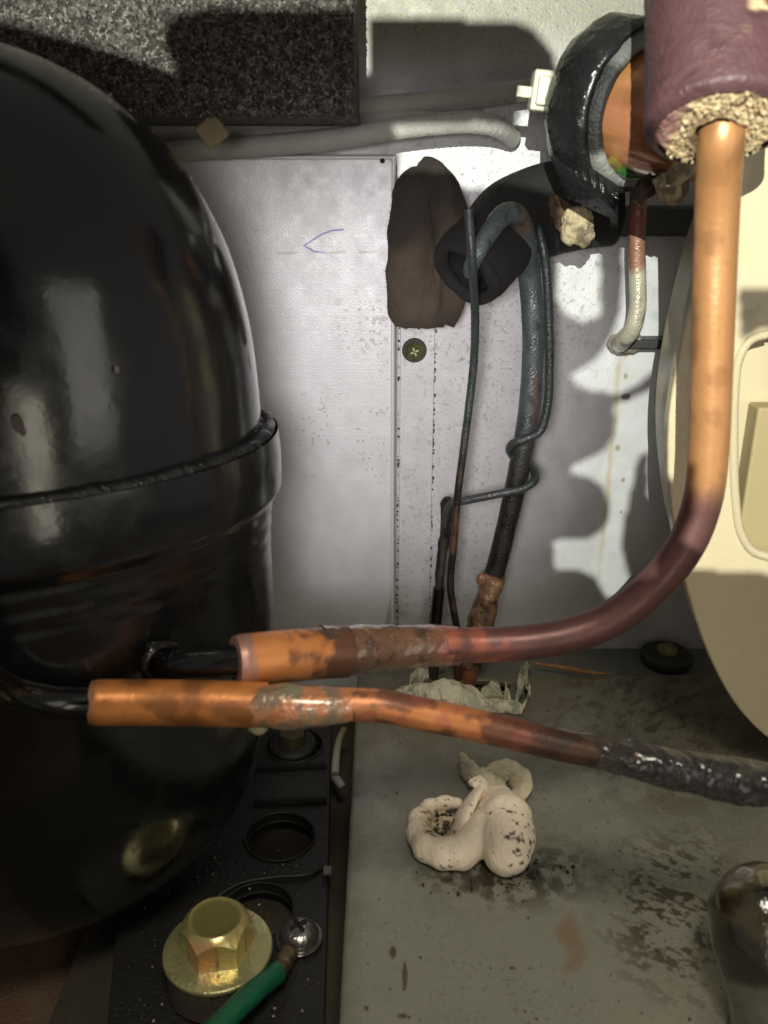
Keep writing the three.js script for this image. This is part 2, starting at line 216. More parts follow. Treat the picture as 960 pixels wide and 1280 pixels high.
// galvanised panel in front of the wall, with the pen mark
const PZ = -0.262;
{
  const tl = at(150, 195, PZ), tr = at(494, 195, PZ), x0 = -0.10, x1 = tr.x, y1 = tr.y, pen = [[429, 287], [415, 288], [402, 293], [391, 300], [380, 307], [392, 314], [405, 316]].map(([a, b]) => { const p = at(a, b, PZ); return [p.x, p.y]; });
  const faint = [[405, 316], [418, 322], [425, 328]].map(([a, b]) => { const p = at(a, b, PZ); return [p.x, p.y]; }), crease = [[345, 316], [494, 314]].map(([a, b]) => { const p = at(a, b, PZ); return [p.x, p.y]; });
  const drip = [[493, 742], [488, 760], [484, 782]].map(([a, b]) => { const p = at(a, b, PZ); return [p.x, p.y]; });
  const m = tex(1000, 1700, (u, v) => {
    const x = x0 + u * (x1 - x0), y = v * y1, n = fbm(x * 300, y * 220, 21, 4);
    let c = mix([0.53, 0.525, 0.54], [0.635, 0.63, 0.645], n); c = mix(c, [0.46, 0.45, 0.45], 0.4 * sm(0.52, 0.72, fbm(x * 50, y * 40, 3)));
    const w = 0.00024; let d = 9; for (let i = 0; i < 6; i++) d = Math.min(d, segd(x, y, pen[i], pen[i + 1])); c = mix(c, [0.11, 0.10, 0.33], 0.9 * sm(w * 1.5, w * 0.6, d) * (0.7 + 0.3 * n));
    d = Math.min(segd(x, y, faint[0], faint[1]), segd(x, y, faint[1], faint[2])); c = mix(c, [0.2, 0.18, 0.42], 0.3 * sm(w * 1.5, w * 0.5, d));
    d = segd(x, y + 0.0004 * (noise(x * 200, 1) - 0.5), crease[0], crease[1]); c = mix(c, [0.33, 0.29, 0.24], 0.5 * sm(0.0006, 0.0002, d) * sm(0.35, 0.65, noise(x * 350, 4, 2)));
    d = Math.min(segd(x, y, drip[0], drip[1]), segd(x, y, drip[1], drip[2])); c = mix(c, [0.28, 0.22, 0.14], 0.7 * sm(0.0013, 0.0004, d + 0.0006 * (n - 0.5)));
    const f = fleck(x, y, 1100, 0.69, 6), band = sm(0.45, 0.7, fbm(x * 45, y * 60, 61)) + 0.6 * sm(0.17, 0.19, y); c = mix(c, [0.13, 0.11, 0.09], 0.5 * f * Math.min(1, band));
    c = mix(c, [0.16, 0.14, 0.12], 0.4 * fleck(x, y * 0.8, 1000, 0.62, 36) * sm(0.012, 0.004, Math.abs(y - 0.128)) * sm(-0.02, -0.008, x));
    c = mix(c, [0.24, 0.22, 0.19], 0.6 * sm(0.0016, 0.0004, y1 - y + 0.001 * (n - 0.5))); return c;
  });
  const t = thing('sheet_panel', 'pale galvanised sheet panel with a blue pen arrow, behind the black compressor', 'panel', [-0.04, 0, PZ]);
  const pm = mat([0.94, 0.94, 0.94], 0.55, 0.15, { map: m, roughnessMap: clone(soft, 5, 9), bumpMap: clone(grit, 14, 24), bumpScale: 0.00005 });
  obj('panel_face', planar(bx(x0, x1, 0.0, y1, PZ - 0.0008, PZ, 0.0003), (x, y) => [(x - x0) / (x1 - x0), y / y1]), pm, t);
  obj('folded_hem', mergeGeometries([new THREE.CylinderGeometry(0.0008, 0.0008, y1 - 0.001, 10).translate(x1 - 0.0005, y1 / 2, PZ - 0.0006), new THREE.CylinderGeometry(0.0008, 0.0008, x1 - x0, 10).rotateZ(Math.PI / 2).translate((x0 + x1) / 2, y1 - 0.0004, PZ - 0.0006)]), mat([0.5, 0.49, 0.48], 0.5, 0.2), t);
  { const h = at(478, 201, PZ); obj('rivet_hole', new THREE.CylinderGeometry(0.0007, 0.0007, 0.0004, 16).rotateX(Math.PI / 2).translate(h.x, h.y, PZ + 0.0001), mat([0.03, 0.025, 0.02], 0.9), t); }
  obj('side_flange', bx(x1 - 0.0009, x1 - 0.0001, 0.001, y1 - 0.0006, WALL + 0.0003, PZ - 0.0009, 0.0002), mat([0.35, 0.33, 0.31], 0.5, 0.4), t);
  // strip beside the panel with its screw
  const sx0 = at(499, 600, WALL).x, sx1 = at(540, 600, WALL).x, sy1 = at(520, 402, WALL).y;
  const st = thing('wall_strip', 'narrow galvanised strip on the wall right of the pen-marked panel', 'strip', [sx0, 0.02, WALL]);
  obj('strip', planar(bx(sx0, sx1, 0.008, sy1, WALL, WALL + 0.0008, 0.0003), wallUV), wallM, st);
  const fr = []; for (let i = 0; i < 170; i++) { const y = 0.022 + rnd() * (sy1 - 0.022), r = 0.00012 + rnd() * 0.0003; fr.push(new THREE.IcosahedronGeometry(r, 0).scale(1, 1.2, 0.6).translate((rnd() < 0.6 ? sx1 + 0.0002 : sx0 - 0.0004) + (rnd() - 0.5) * 0.0004, y, WALL + 0.0004)); }
  const dm = obj('dirt_line', mergeGeometries(fr), mat([0.05, 0.04, 0.03], 0.9), st); dm.userData.kind = 'stuff';
  const sp = at(518, 438, WALL + 0.001), sc = thing('strip_screw', 'small greenish screw at the top of the narrow wall strip', 'screw', [sp.x, sp.y, sp.z]);
  const head = new THREE.CylinderGeometry(0.0024, 0.0031, 0.0016, 6).rotateX(Math.PI / 2).translate(sp.x, sp.y, sp.z + 0.0016);
  obj('washer', new THREE.CylinderGeometry(0.0036, 0.0038, 0.0007, 28).rotateX(Math.PI / 2).translate(sp.x, sp.y, sp.z + 0.0003), mat([0.03, 0.03, 0.02], 0.6, 0.4), sc);
  obj('head', head, mat([0.13, 0.14, 0.06], 0.5, 0.6, { bumpMap: gritFine, bumpScale: 0.0003 }), sc);
  const X = []; for (const a of [0.4, 1.97]) X.push(new THREE.BoxGeometry(0.0026, 0.0005, 0.0005).rotateZ(a).translate(sp.x, sp.y, sp.z + 0.0024)); obj('cross_slot', mergeGeometries(X), mat([0.30, 0.31, 0.16], 0.5, 0.5), sc);
}

// dark raised band and short black bracket on the wall at right
{
  const a = at(758, 258, -0.262), b = at(1000, 296, -0.262);
  tag(obj('dark_wall_band', bx(a.x, b.x, b.y, a.y, WALL + 0.0003, -0.262, 0.001), mat([0.055, 0.055, 0.052], 0.5, 0.2)), 'dark horizontal band on the back wall, behind the upright copper pipe', 'rail');
  const c = at(772, 425, -0.264), d = at(870, 437, -0.264);
  tag(obj('wall_bracket', bx(c.x, d.x, d.y, c.y, WALL + 0.0003, -0.264, 0.0006), mat([0.03, 0.03, 0.03], 0.5, 0.2)), 'short black bar on the wall at the foot of the white-streaked tube', 'bracket');
}

// black foam strip across the top
{
  const fz = -0.21, r = at(443, 145, fz), m = tex(1024, 1024, (u, v) => { const n = tile(u, v, 60, 3, 1), g = tile(u, v, 130, 2, 9); let c = mix([0.025, 0.021, 0.017], [0.085, 0.075, 0.065], sm(0.3, 0.7, n)); c = mix(c, [0.19, 0.172, 0.15], sm(0.60, 0.78, g)); return mix(c, [0.012, 0.01, 0.009], sm(0.42, 0.3, tile(u, v, 120, 2, 29))); });
  const rm = clone(tex(512, 512, (u, v) => 0.95 - 0.75 * sm(0.6, 0.72, tile(u, v, 75, 2, 9)), false), 24, 24); m.repeat.set(16, 16);
  const t = tag(obj('foam_strip', planar((() => { const g = new RoundedBoxGeometry(0.16, 0.08, 0.045, 2, 0.0004); g.translate(r.x - 0.08, r.y + 0.04, fz - 0.0225); return g; })(), (x, y, z) => [x + z * 0.7, y + z]), mat([1, 1, 1], 1, 0, { map: m, roughnessMap: rm, bumpMap: clone(grit, 42, 42), bumpScale: 0.0009, specularIntensity: 0.9 })), 'thick black granular foam strip across the top left, above the white hoses', 'foam strip');
  const g = []; for (let i = 0; i < 2600; i++) { const s = 0.00012 + rnd() * 0.00035; g.push(new THREE.TetrahedronGeometry(s).rotateX(rnd() * 6).rotateZ(rnd() * 6).translate(r.x - rnd() * 0.125, r.y + 0.0006 + rnd() * 0.045, fz + 0.0001)); }
  for (let i = 0; i < 900; i++) { const e = rnd() < 0.75; g.push(new THREE.TetrahedronGeometry(0.0002 + rnd() * 0.0005).rotateX(rnd() * 6).rotateY(rnd() * 6).translate(e ? r.x - rnd() * 0.12 : r.x - 0.0002, e ? r.y + 0.0001 : r.y + rnd() * 0.045, fz - rnd() * 0.0008)); }
  const gr = obj('granule', mergeGeometries(g), mat([0.07, 0.065, 0.06], 0.35, 0.2), t); gr.userData.kind = 'stuff';
}

// ------------------------------------------------------------------ compressor
const enamel = (rough, more = {}) => mat([0.006, 0.006, 0.006], rough, 0, { clearcoat: 0.45, clearcoatRoughness: 0.09, specularIntensity: 0.6, bumpMap: clone(grit, 0.35), bumpScale: 0.00003, roughnessMap: smudge1, ...more });
const CX = -0.0999, CZ = -0.1813, CR = 0.0734, YS = 0.1192, EL = 0.68;
{
  const t = thing('compressor', 'large glossy black compressor dome filling the left side', 'compressor', [CX, -0.002, CZ]);
  const shell = (profile, amp, z) => { const g = lathe(profile, 160); g.scale(1, 1, EL); g.rotateY(0.061); g.translate(CX, 0, CZ); g.computeVertexNormals(); const n = g.attributes.normal, rows = profile.length; for (let i = 0; i < rows; i++) { const a = i, b = 160 * rows + i, q = V(n.getX(a) + n.getX(b), n.getY(a) + n.getY(b), n.getZ(a) + n.getZ(b)).normalize(); n.setXYZ(a, q.x, q.y, q.z); n.setXYZ(b, q.x, q.y, q.z); } if (amp) { const p = g.attributes.position; for (let i = 0; i < p.count; i++) { const d = amp * (fbm(p.getX(i) * 45, p.getY(i) * 45, p.getZ(i) * 45 + z, 3) - 0.5); p.setXYZ(i, p.getX(i) + n.getX(i) * d, p.getY(i) + n.getY(i) * d, p.getZ(i) + n.getZ(i) * d); } g.computeVertexNormals(); for (let i = 0; i < rows; i++) { const a = i, b = 160 * rows + i, q = V(n.getX(a) + n.getX(b), n.getY(a) + n.getY(b), n.getZ(a) + n.getZ(b)).normalize(); n.setXYZ(a, q.x, q.y, q.z); n.setXYZ(b, q.x, q.y, q.z); } } return g; };
  const up = []; for (let i = 0; i <= 60; i++) { const q = Math.sin(i / 60 * Math.PI / 2); up.push([CR * Math.pow(Math.max(0, 1 - Math.pow(q, 2.6)), 1 / 2.6), YS - 0.004 + q * 0.08]); }
  obj('upper_shell', shell(up.reverse(), 0.0006, 1).scale(1, 1, 1), enamel(0.24, { clearcoat: 0.65, clearcoatRoughness: 0.17 }), t);
  const R1 = CR + 0.0039, lo = []; const yb = -0.001, h = 0.092;
  for (let i = 0; i <= 40; i++) { const q = Math.sin((1 - i / 40) * Math.PI / 2); lo.push([R1 * 0.96 * Math.pow(Math.max(0, 1 - Math.pow(q, 3.2)), 1 / 3.2), yb + h - q * h]); }
  for (let i = 1; i <= 14; i++) { const q = i / 14; lo.push([R1 * (0.96 + 0.012 * q) + 0.00010 * Math.sin(q * 18), yb + h + q * (YS - 0.0165 - yb - h)]); }
  lo.push([R1 - 0.0008, YS - 0.0150], [R1, YS - 0.0135], [R1 + 0.0001, YS - 0.006], [R1 - 0.0003, YS - 0.0012]);
  obj('lower_shell', shell(lo, 0.0007, 5), enamel(0.3, { clearcoat: 0.55, clearcoatRoughness: 0.17 }), t);
  const sw = []; for (let i = 0; i <= 8; i++) { const a = i / 8 * Math.PI; sw.push([CR + 0.0014 + 0.0017 * Math.cos(a), YS - 0.0012 + 0.0012 * Math.sin(a)]); }
  obj('seam_weld', warp(shell(sw, 0, 0), 0.0006, 420, 3), enamel(0.6, { bumpScale: 0.0005, clearcoat: 0.08 }), t);
  { const src = t.children[0], P = src.geometry.attributes.position, N = src.geometry.attributes.normal, d = []; for (let i = 0; i < 900; i++) { const k = Math.floor(rnd() * P.count), r = 0.00009 + rnd() ** 5 * 0.0003, q = Math.min(P.count - 1, k + 61); if (N.getZ(k) < -0.1) continue; const f = rnd(); const v = V(P.getX(k), P.getY(k), P.getZ(k)).lerp(V(P.getX(q), P.getY(q), P.getZ(q)), V(P.getX(k), P.getY(k), P.getZ(k)).distanceTo(V(P.getX(q), P.getY(q), P.getZ(q))) < 0.01 ? f : 0); d.push(new THREE.IcosahedronGeometry(r, 0).translate(v.x + CX, v.y - 0.002, v.z + CZ)); } const m = obj('dust', mergeGeometries(d), mat([0.34, 0.32, 0.27], 0.9), t); m.userData.kind = 'stuff'; }
  for (const [x, y, z, r] of [[-0.0598, 0.1316, -0.1403, 0.0011], [-0.0592, 0.1302, -0.1404, 0.0006], [-0.0455, 0.1385, -0.1497, 0.0005]]) { const g = new THREE.IcosahedronGeometry(r, 5).scale(0.9, 1.3, 0.12).rotateY(0.32).translate(x, y, z); obj('scuff', warp(g, r * 0.25, 900), mat([0.05, 0.035, 0.028], 0.8), t); }
  // feet plate
  const py = 0.0, pt = [[132, 1330], [150, 1130], [240, 1040], [300, 900], [414, 880], [411, 1000], [408, 1130], [402, 1330]].map(([a, b]) => atY(a, b, py)), sh = new THREE.Shape(pt.map((p) => new THREE.Vector2(p.x, -p.z)));
  for (const [a, b, r] of [[350, 1046, 0.0092], [368, 932, 0.0088], [322, 1138, 0.0086]]) { const c = atY(a, b, py), q = new THREE.Path(); q.absarc(c.x, -c.z, r, 0, 6.2832, true); sh.holes.push(q); }
  const pg = new THREE.ExtrudeGeometry(sh, { depth: 0.002, bevelEnabled: true, bevelThickness: 0.0004, bevelSize: 0.0004, bevelSegments: 2, curveSegments: 40 }).rotateX(-Math.PI / 2).translate(0, py - 0.0024, 0);
  const plateM = mat([0.016, 0.016, 0.015], 0.45, 0.1, { bumpMap: clone(grit, 60), bumpScale: 0.0002 });
  const pl = obj('mounting_plate', pg, plateM, t);
  for (const [a, b, r] of [[350, 1046, 0.0095], [368, 932, 0.0091], [322, 1138, 0.0089]]) { const c = atY(a, b, py); obj('hole_rim', new THREE.TorusGeometry(r, 0.0003, 8, 60).rotateX(Math.PI / 2).translate(c.x, py + 0.0003, c.z), mat([0.02, 0.02, 0.018], 0.5, 0.1), t); }
  for (const y of [958, 1002]) obj('pressed_rib', sweep([atY(318, y + 2, 0.0004), atY(360, y, 0.0008), atY(408, y - 1, 0.0004)], 0.0012, { seg: 16, rad: 10 }), plateM, t);
  obj('pressed_rib', sweep([atY(272, 1120, 0.0002), atY(300, 1104, 0.0008), atY(345, 1096, 0.001), atY(385, 1093, 0.0008), atY(406, 1083, 0.0004)], 0.0006, { seg: 30, rad: 10 }), mat([0.014, 0.017, 0.014], 0.5, 0.1), t);
  // discharge stub collars
  const c1 = at(203, 828, -0.1485); obj('stub_collar', warp(new THREE.TorusGeometry(0.0037, 0.0009, 10, 36).rotateY(0.75).translate(c1.x, c1.y, c1.z), 0.0004, 900), enamel(0.35), t);
}
// underside tray seen through the plate holes, and the gutter beside the plate
tag(obj('under_tray', bx(-0.075, PX0 - 0.0001, -0.0119, -0.0075, -0.27, -0.07, 0.0005), mat([0.045, 0.038, 0.026], 0.8, 0, { bumpMap: clone(grit, 12), bumpScale: 0.0004 })), 'dark dirty tray seen through the holes of the black mounting plate', 'tray');

// second grommet in the rear plate hole
{
  const c = atY(366, 935, -0.002); const t = thing('rear_mount', 'dull bolt and rubber grommet in the shaded rear hole, behind the lower copper pipe', 'bolt', [c.x, -0.0075, c.z]);
  obj('rubber_grommet', lathe([[0.002, -0.0074], [0.0072, -0.0074], [0.0078, -0.006], [0.0078, -0.001], [0.007, 0.0008], [0.002, 0.0008]], 36).translate(c.x, 0, c.z), mat([0.012, 0.011, 0.01], 0.6), t);
  obj('head', new THREE.CylinderGeometry(0.0042, 0.0046, 0.0032, 6).translate(c.x, 0.0024, c.z), mat([0.10, 0.085, 0.045], 0.45, 0.6), t);
}
// yellow zinc flange bolt
{
  const c = atY(272, 1182, 0.0105), t = thing('flange_bolt', 'yellow zinc hex bolt with wide washer on a rubber mount', 'bolt', [c.x, 0, c.z]);
  const zincTex = tex(256, 256, (u, v) => { const n = tile(u, v, 4, 4, 2); let q = mix([0.42, 0.36, 0.12], [0.50, 0.44, 0.20], n); q = mix(q, [0.48, 0.24, 0.16], 0.6 * sm(0.5, 0.7, tile(u, v, 3, 3, 8))); return mix(q, [0.33, 0.42, 0.20], 0.6 * sm(0.52, 0.7, tile(u, v, 3, 3, 14))); });
  const zinc = mat([1, 1, 1], 0.3, 0.9, { map: clone(zincTex, 0.8), bumpMap: clone(grit, 0.5), bumpScale: 0.0001, roughnessMap: smudge1 });
  const dull = mat([0.40, 0.38, 0.19], 0.45, 0.65, { roughnessMap: smudge1, bumpMap: grit1, bumpScale: 0.00012 });
  obj('rubber_grommet', warp(lathe([[0.004, 0.0005], [0.0112, 0.0005], [0.0118, 0.0012], [0.0114, 0.0045], [0.0117, 0.0082], [0.011, 0.0086], [0.004, 0.0086]], 72).translate(c.x, 0, c.z), 0.0001, 500), mat([0.05, 0.037, 0.03], 0.7, 0, { bumpMap: grit1, bumpScale: 0.0002 }), t);
  obj('washer', topUV(lathe([[0.002, 0.0087], [0.0116, 0.0087], [0.0120, 0.0091], [0.0120, 0.0098], [0.0117, 0.0103], [0.0085, 0.0107], [0.002, 0.0108]], 90).translate(c.x, 0, c.z)), dull, t);
  // hexagonal head with domed chamfer and a dished top
  const P = [], I = [], rows = [[0.0081, 0.0107], [0.0081, 0.0120], [0.0081, 0.0168], [0, 0.0185], [0.0057, 0.0187], [0.0054, 0.0186], [0.0048, 0.0184], [0.0030, 0.0183], [0.0001, 0.0183]], n = 96, ap = 0.0081 * Math.cos(Math.PI / 6);
  rows.forEach(([r, y], k) => { for (let i = 0; i < n; i++) { const a = i / n * 6.2832, b = ((a % (Math.PI / 3)) + Math.PI / 3) % (Math.PI / 3) - Math.PI / 6, hexr = ap / Math.cos(b), q = k < 3 ? Math.min(hexr, 0.00805) * (k === 0 ? 1.02 : 1) : k === 3 ? 0.0061 : r, yy = k === 2 ? y + 0.0007 - 0.0017 * ((hexr - ap) / (0.0081 - ap)) : y; const a2 = a + 0.86; P.push(c.x + q * Math.cos(a2), yy, c.z + q * Math.sin(a2)); } });
  for (let k = 0; k < rows.length - 1; k++) for (let i = 0; i < n; i++) { const a = k * n + i, b = k * n + (i + 1) % n; I.push(a, a + n, b, b, a + n, b + n); }
  let g = new THREE.BufferGeometry(); g.setAttribute('position', new THREE.Float32BufferAttribute(P, 3)); g.setIndex(I); g = g.toNonIndexed(); g.computeVertexNormals();
  // smooth within each face of the head
  { const p = g.attributes.position, nn = g.attributes.normal, map = new Map(), key = (i) => `${p.getX(i).toFixed(6)},${p.getY(i).toFixed(6)},${p.getZ(i).toFixed(6)}`; for (let i = 0; i < p.count; i++) { const k = key(i); (map.get(k) ?? map.set(k, []).get(k)).push(i); } const src = nn.array.slice(); for (const l of map.values()) for (const i of l) { const q = V(0, 0, 0), me = V(src[3 * i], src[3 * i + 1], src[3 * i + 2]); for (const j of l) { const w = V(src[3 * j], src[3 * j + 1], src[3 * j + 2]); if (w.dot(me) > 0.8) q.add(w); } q.normalize(); nn.setXYZ(i, q.x, q.y, q.z); } }
  const facetShades = [[0.50, 0.40, 0.14], [0.56, 0.30, 0.13], [0.40, 0.42, 0.16], [0.52, 0.36, 0.20], [0.46, 0.44, 0.20], [0.42, 0.30, 0.12]];  // zinc hues per face, with facet contrast and edge highlights painted in
  obj('hex_head', paint(planar(g, (x, y, z) => [(x + y) * 100, (z + y) * 100]), (x, y, z) => { const dx = x - c.x, dz = z - c.z, r = Math.hypot(dx, dz), a = ((Math.atan2(dz, dx) - 0.86) / (Math.PI / 3) + 12.5) % 6, k = Math.floor(a) % 6, e = Math.abs(a - Math.floor(a) - 0.5); let q = y > 0.0182 && r < 0.0053 ? [0.30, 0.27, 0.10] : y > 0.01765 ? [0.44, 0.37, 0.15] : facetShades[k].map((v) => v * 1.15); q = mix(q, [0.12, 0.07, 0.03], 0.8 * sm(0.43, 0.5, e) * sm(0.0178, 0.0170, y)); return mix(q, [0.62, 0.52, 0.34], 0.7 * sm(0.0118, 0.0110, y)); }), vmat(0.34, 0.6, { bumpMap: clone(grit, 0.5), bumpScale: 0.00008, roughnessMap: soft1, clearcoat: 0.4, clearcoatRoughness: 0.2 }), t);
}
// ground screw and green wire
{
  const c = atY(374, 1172, 0.001), t = thing('ground_screw', 'silver cross-head screw with washer beside the yellow bolt', 'screw', [c.x, 0, c.z]);
  const steel = mat([0.32, 0.31, 0.31], 0.28, 0.85, { roughnessMap: smudge1, bumpMap: clone(grit, 0.8), bumpScale: 0.00015 });
  obj('washer', lathe([[0.001, 0.0005], [0.0054, 0.0005], [0.0057, 0.0009], [0.0054, 0.0014], [0.001, 0.0016]], 48).translate(c.x, 0, c.z), mat([0.13, 0.12, 0.11], 0.4, 0.7, { roughnessMap: smudge1 }), t);
  const pr = [[0.0046, 0.0016], [0.0047, 0.0023]]; for (let i = 0; i <= 14; i++) { const a = i / 14 * Math.PI / 2; pr.push([0.0045 * Math.cos(a), 0.0023 + 0.0027 * Math.sin(a)]); }
  obj('head', lathe(pr, 48).translate(c.x, 0, c.z), steel, t);
  const X = []; for (const a of [0.6, 0.6 + Math.PI / 2]) X.push(new RoundedBoxGeometry(0.0044, 0.0012, 0.0009, 2, 0.0002).rotateY(a).translate(c.x, 0.0048, c.z)); obj('cross_slot', mergeGeometries(X), mat([0.012, 0.012, 0.012], 0.6, 0.3), t);
  const w = thing('ground_wire', 'green insulated wire with crimped brass terminal at the silver screw', 'wire', [c.x, 0, c.z + 0.006]);
  const a = atY(362, 1190, 0.003), b = atY(346, 1216, 0.006), d = atY(300, 1256, 0.009), e = atY(225, 1330, 0.012);
  obj('insulation', sweep([b, b.clone().lerp(d, 0.5).add(V(0, 0.0004, 0)), d, e], 0.0024, { seg: 40, rad: 24, col: (t2, g2, p) => mix([0.004, 0.075, 0.034], [0.008, 0.10, 0.048], noise(p.x * 600, p.z * 600)) }), vmat(0.42, 0, { bumpMap: grit1, bumpScale: 0.0001 }), w);
  obj('crimp', sweep([a.clone().lerp(b, 0.02), a.clone().lerp(b, 0.25), a.clone().lerp(b, 0.55), a.clone().lerp(b, 0.75), a.clone().lerp(b, 1.12)], (t2, g2) => 0.0018 * (1 + 0.22 * Math.cos(2 * g2 + 1)) * (1 - 0.25 * sm(0.12, 0, Math.abs(t2 - 0.55))), { seg: 30, rad: 20 }), mat([0.26, 0.20, 0.11], 0.35, 0.85, { roughnessMap: smudge1, bumpMap: gritFine, bumpScale: 0.0002 }), w);
  obj('ring_tongue', lathe([[0.0022, 0.0001], [0.0046, 0.0001], [0.0047, 0.0004], [0.0022, 0.0005]], 36).translate(c.x, 0, c.z), mat([0.26, 0.20, 0.11], 0.4, 0.8), w);
}
// white cable stub beside the box
{
  const z = (a, b, y) => atY(a, b, y), t = thing('white_clip', 'small white plastic clip in the gap left of the grey box', 'clip', z(422, 955, 0.004).toArray());
  const m = vmat(0.5, 0, { bumpMap: grit1, bumpScale: 0.0001 });
  obj('stem', sweep([z(430, 912, 0.006), z(424, 925, 0.007), z(420, 950, 0.0065), z(419, 968, 0.005)], (q) => 0.0010 + 0.0003 * q, { seg: 24, rad: 14, col: (q) => mix([0.20, 0.165, 0.08], [0.27, 0.26, 0.23], q) }), m, t);
  obj('foot', sweep([z(418, 970, 0.003), z(424, 978, 0.003), z(428, 984, 0.002)], 0.0013, { seg: 12, rad: 12, col: () => [0.24, 0.23, 0.21] }), m, t);
  const c = z(409, 1090, 0.001); tag(obj('paint_chip', bx(c.x - 0.001, c.x + 0.0012, c.y, c.y + 0.001, c.z - 0.0013, c.z + 0.0015, 0.0003), mat([0.16, 0.15, 0.125], 0.8)), 'tiny pale chip at the right edge of the black mounting plate', 'chip');
}

// ------------------------------------------------------------------ copper pipes in the foreground
const COP = [0.40, 0.175, 0.068], COPB = [0.47, 0.235, 0.10], PURP = [0.085, 0.036, 0.033], DARK = [0.028, 0.018, 0.014];
const copperM = vmat(0.5, 0.4, { roughnessMap: soft1, bumpMap: clone(grit, 0.6), bumpScale: 0.00004 });
const brazeM = vmat(0.34, 0.2, { roughnessMap: soft1, bumpMap: clone(grit, 0.7), bumpScale: 0.00022, clearcoat: 1, clearcoatRoughness: 0.14 });
const blackPipe = enamel(0.22, {});
{
  const t = thing('suction_pipe', 'copper pipe from the compressor bending up into the mauve insulation', 'pipe', at(600, 805, -0.165).toArray());
  obj('black_stub', sweep([at(194, 831, -0.1515), at(226, 830, -0.1478), at(262, 828, -0.1468), at(312, 825, -0.1468)], (q) => 0.0028 + 0.0004 * q, { seg: 30, rad: 24 }), blackPipe, t);
  const n3 = (p, f, z = 0) => fbm(p.x * f, p.y * f, p.z * f + z, 4);
  obj('copper_sleeve', sweep([at(294, 827, -0.146), at(340, 822, -0.149), at(400, 816, -0.154), at(432, 814, -0.1565)], (q, a) => 0.0048 + 0.0003 * sm(0, 0.06, q) + 0.0002 * sm(0.7, 1, q), { seg: 70, rad: 40, col: (q, a, p) => { let c = mix([0.50, 0.18, 0.055], [0.62, 0.25, 0.08], n3(p, 300)); c = mix(c, [0.30, 0.17, 0.15], 0.85 * sm(0.17, 0.10, q + 0.08 * (n3(p, 250, 4) - 0.5))); return mix(c, [0.07, 0.035, 0.025], 0.9 * sm(0.44, 0.54, n3(p, 260, 8) * 0.5 + 0.42 * q)); } }), copperM, t);
  obj('braze', sweep([at(402, 815, -0.1545), at(440, 812, -0.157), at(490, 810, -0.161), at(540, 807, -0.164), at(572, 807, -0.165)], (q, a, o) => 0.0052 - 0.0011 * q + 0.0011 * (fbm(o.x * 230 + Math.cos(a) * 1.2, Math.sin(a) * 1.2, o.z * 230, 3) - 0.5), { seg: 110, rad: 40, col: (q, a, p) => { let c = mix([0.075, 0.04, 0.026], [0.20, 0.10, 0.055], n3(p, 230)); c = mix(c, [0.36, 0.24, 0.12], 0.7 * sm(0.60, 0.70, n3(p, 420, 3)) * sm(0.1, 0.35, q)); c = mix(c, [0.03, 0.02, 0.015], 0.7 * sm(0.55, 0.7, n3(p, 380, 12))); c = mix(c, [0.07, 0.035, 0.025], sm(0.16, 0.02, q)); return mix(c, [0.36, 0.10, 0.07], 0.8 * sm(0.72, 0.92, q) * n3(p, 300, 6) * 1.5); } }), brazeM, t);  // gold flecks painted in as glints over the dark braze
  const path = [at(556, 807, -0.164), at(600, 806, -0.165), at(650, 804, -0.165), at(705, 796, -0.165), at(752, 780, -0.165), at(795, 752, -0.165), at(834, 714, -0.165), at(862, 672, -0.165), at(879, 622, -0.165), at(886, 560, -0.165), at(889, 480, -0.165), at(892, 390, -0.165), at(895, 300, -0.165), at(898, 225, -0.163), at(902, 168, -0.160), at(908, 120, -0.163)];
  obj('pipe', sweep(path, (q) => 0.00375 + 0.0001 * q, { seg: 240, rad: 40, col: (q, a, p) => { const [px, py] = toPix(p.x, p.y, p.z), k = sm(0.46, 0.53, q + 0.02 * (n3(p, 300, 2) - 0.5)); let c = mix(mix(PURP, [0.165, 0.075, 0.07], n3(p, 150)), mix(COP, COPB, n3(p, 200, 5)), k); c = mix(c, [0.42, 0.12, 0.07], 0.8 * sm(0.13, 0.05, q) * sm(0.35, 0.6, n3(p, 350, 9))); c = mix(c, [0.26, 0.12, 0.05], 0.5 * k * sm(0.56, 0.7, n3(p, 260, 15))); return mix(c, [0.2, 0.26, 0.12], 0.4 * sm(0.955, 0.985, q) * sm(0.45, 0.6, n3(p, 300, 22))); } }), copperM, t);  // purple oxide below; colour change at the bend also paints the shadow edge
}
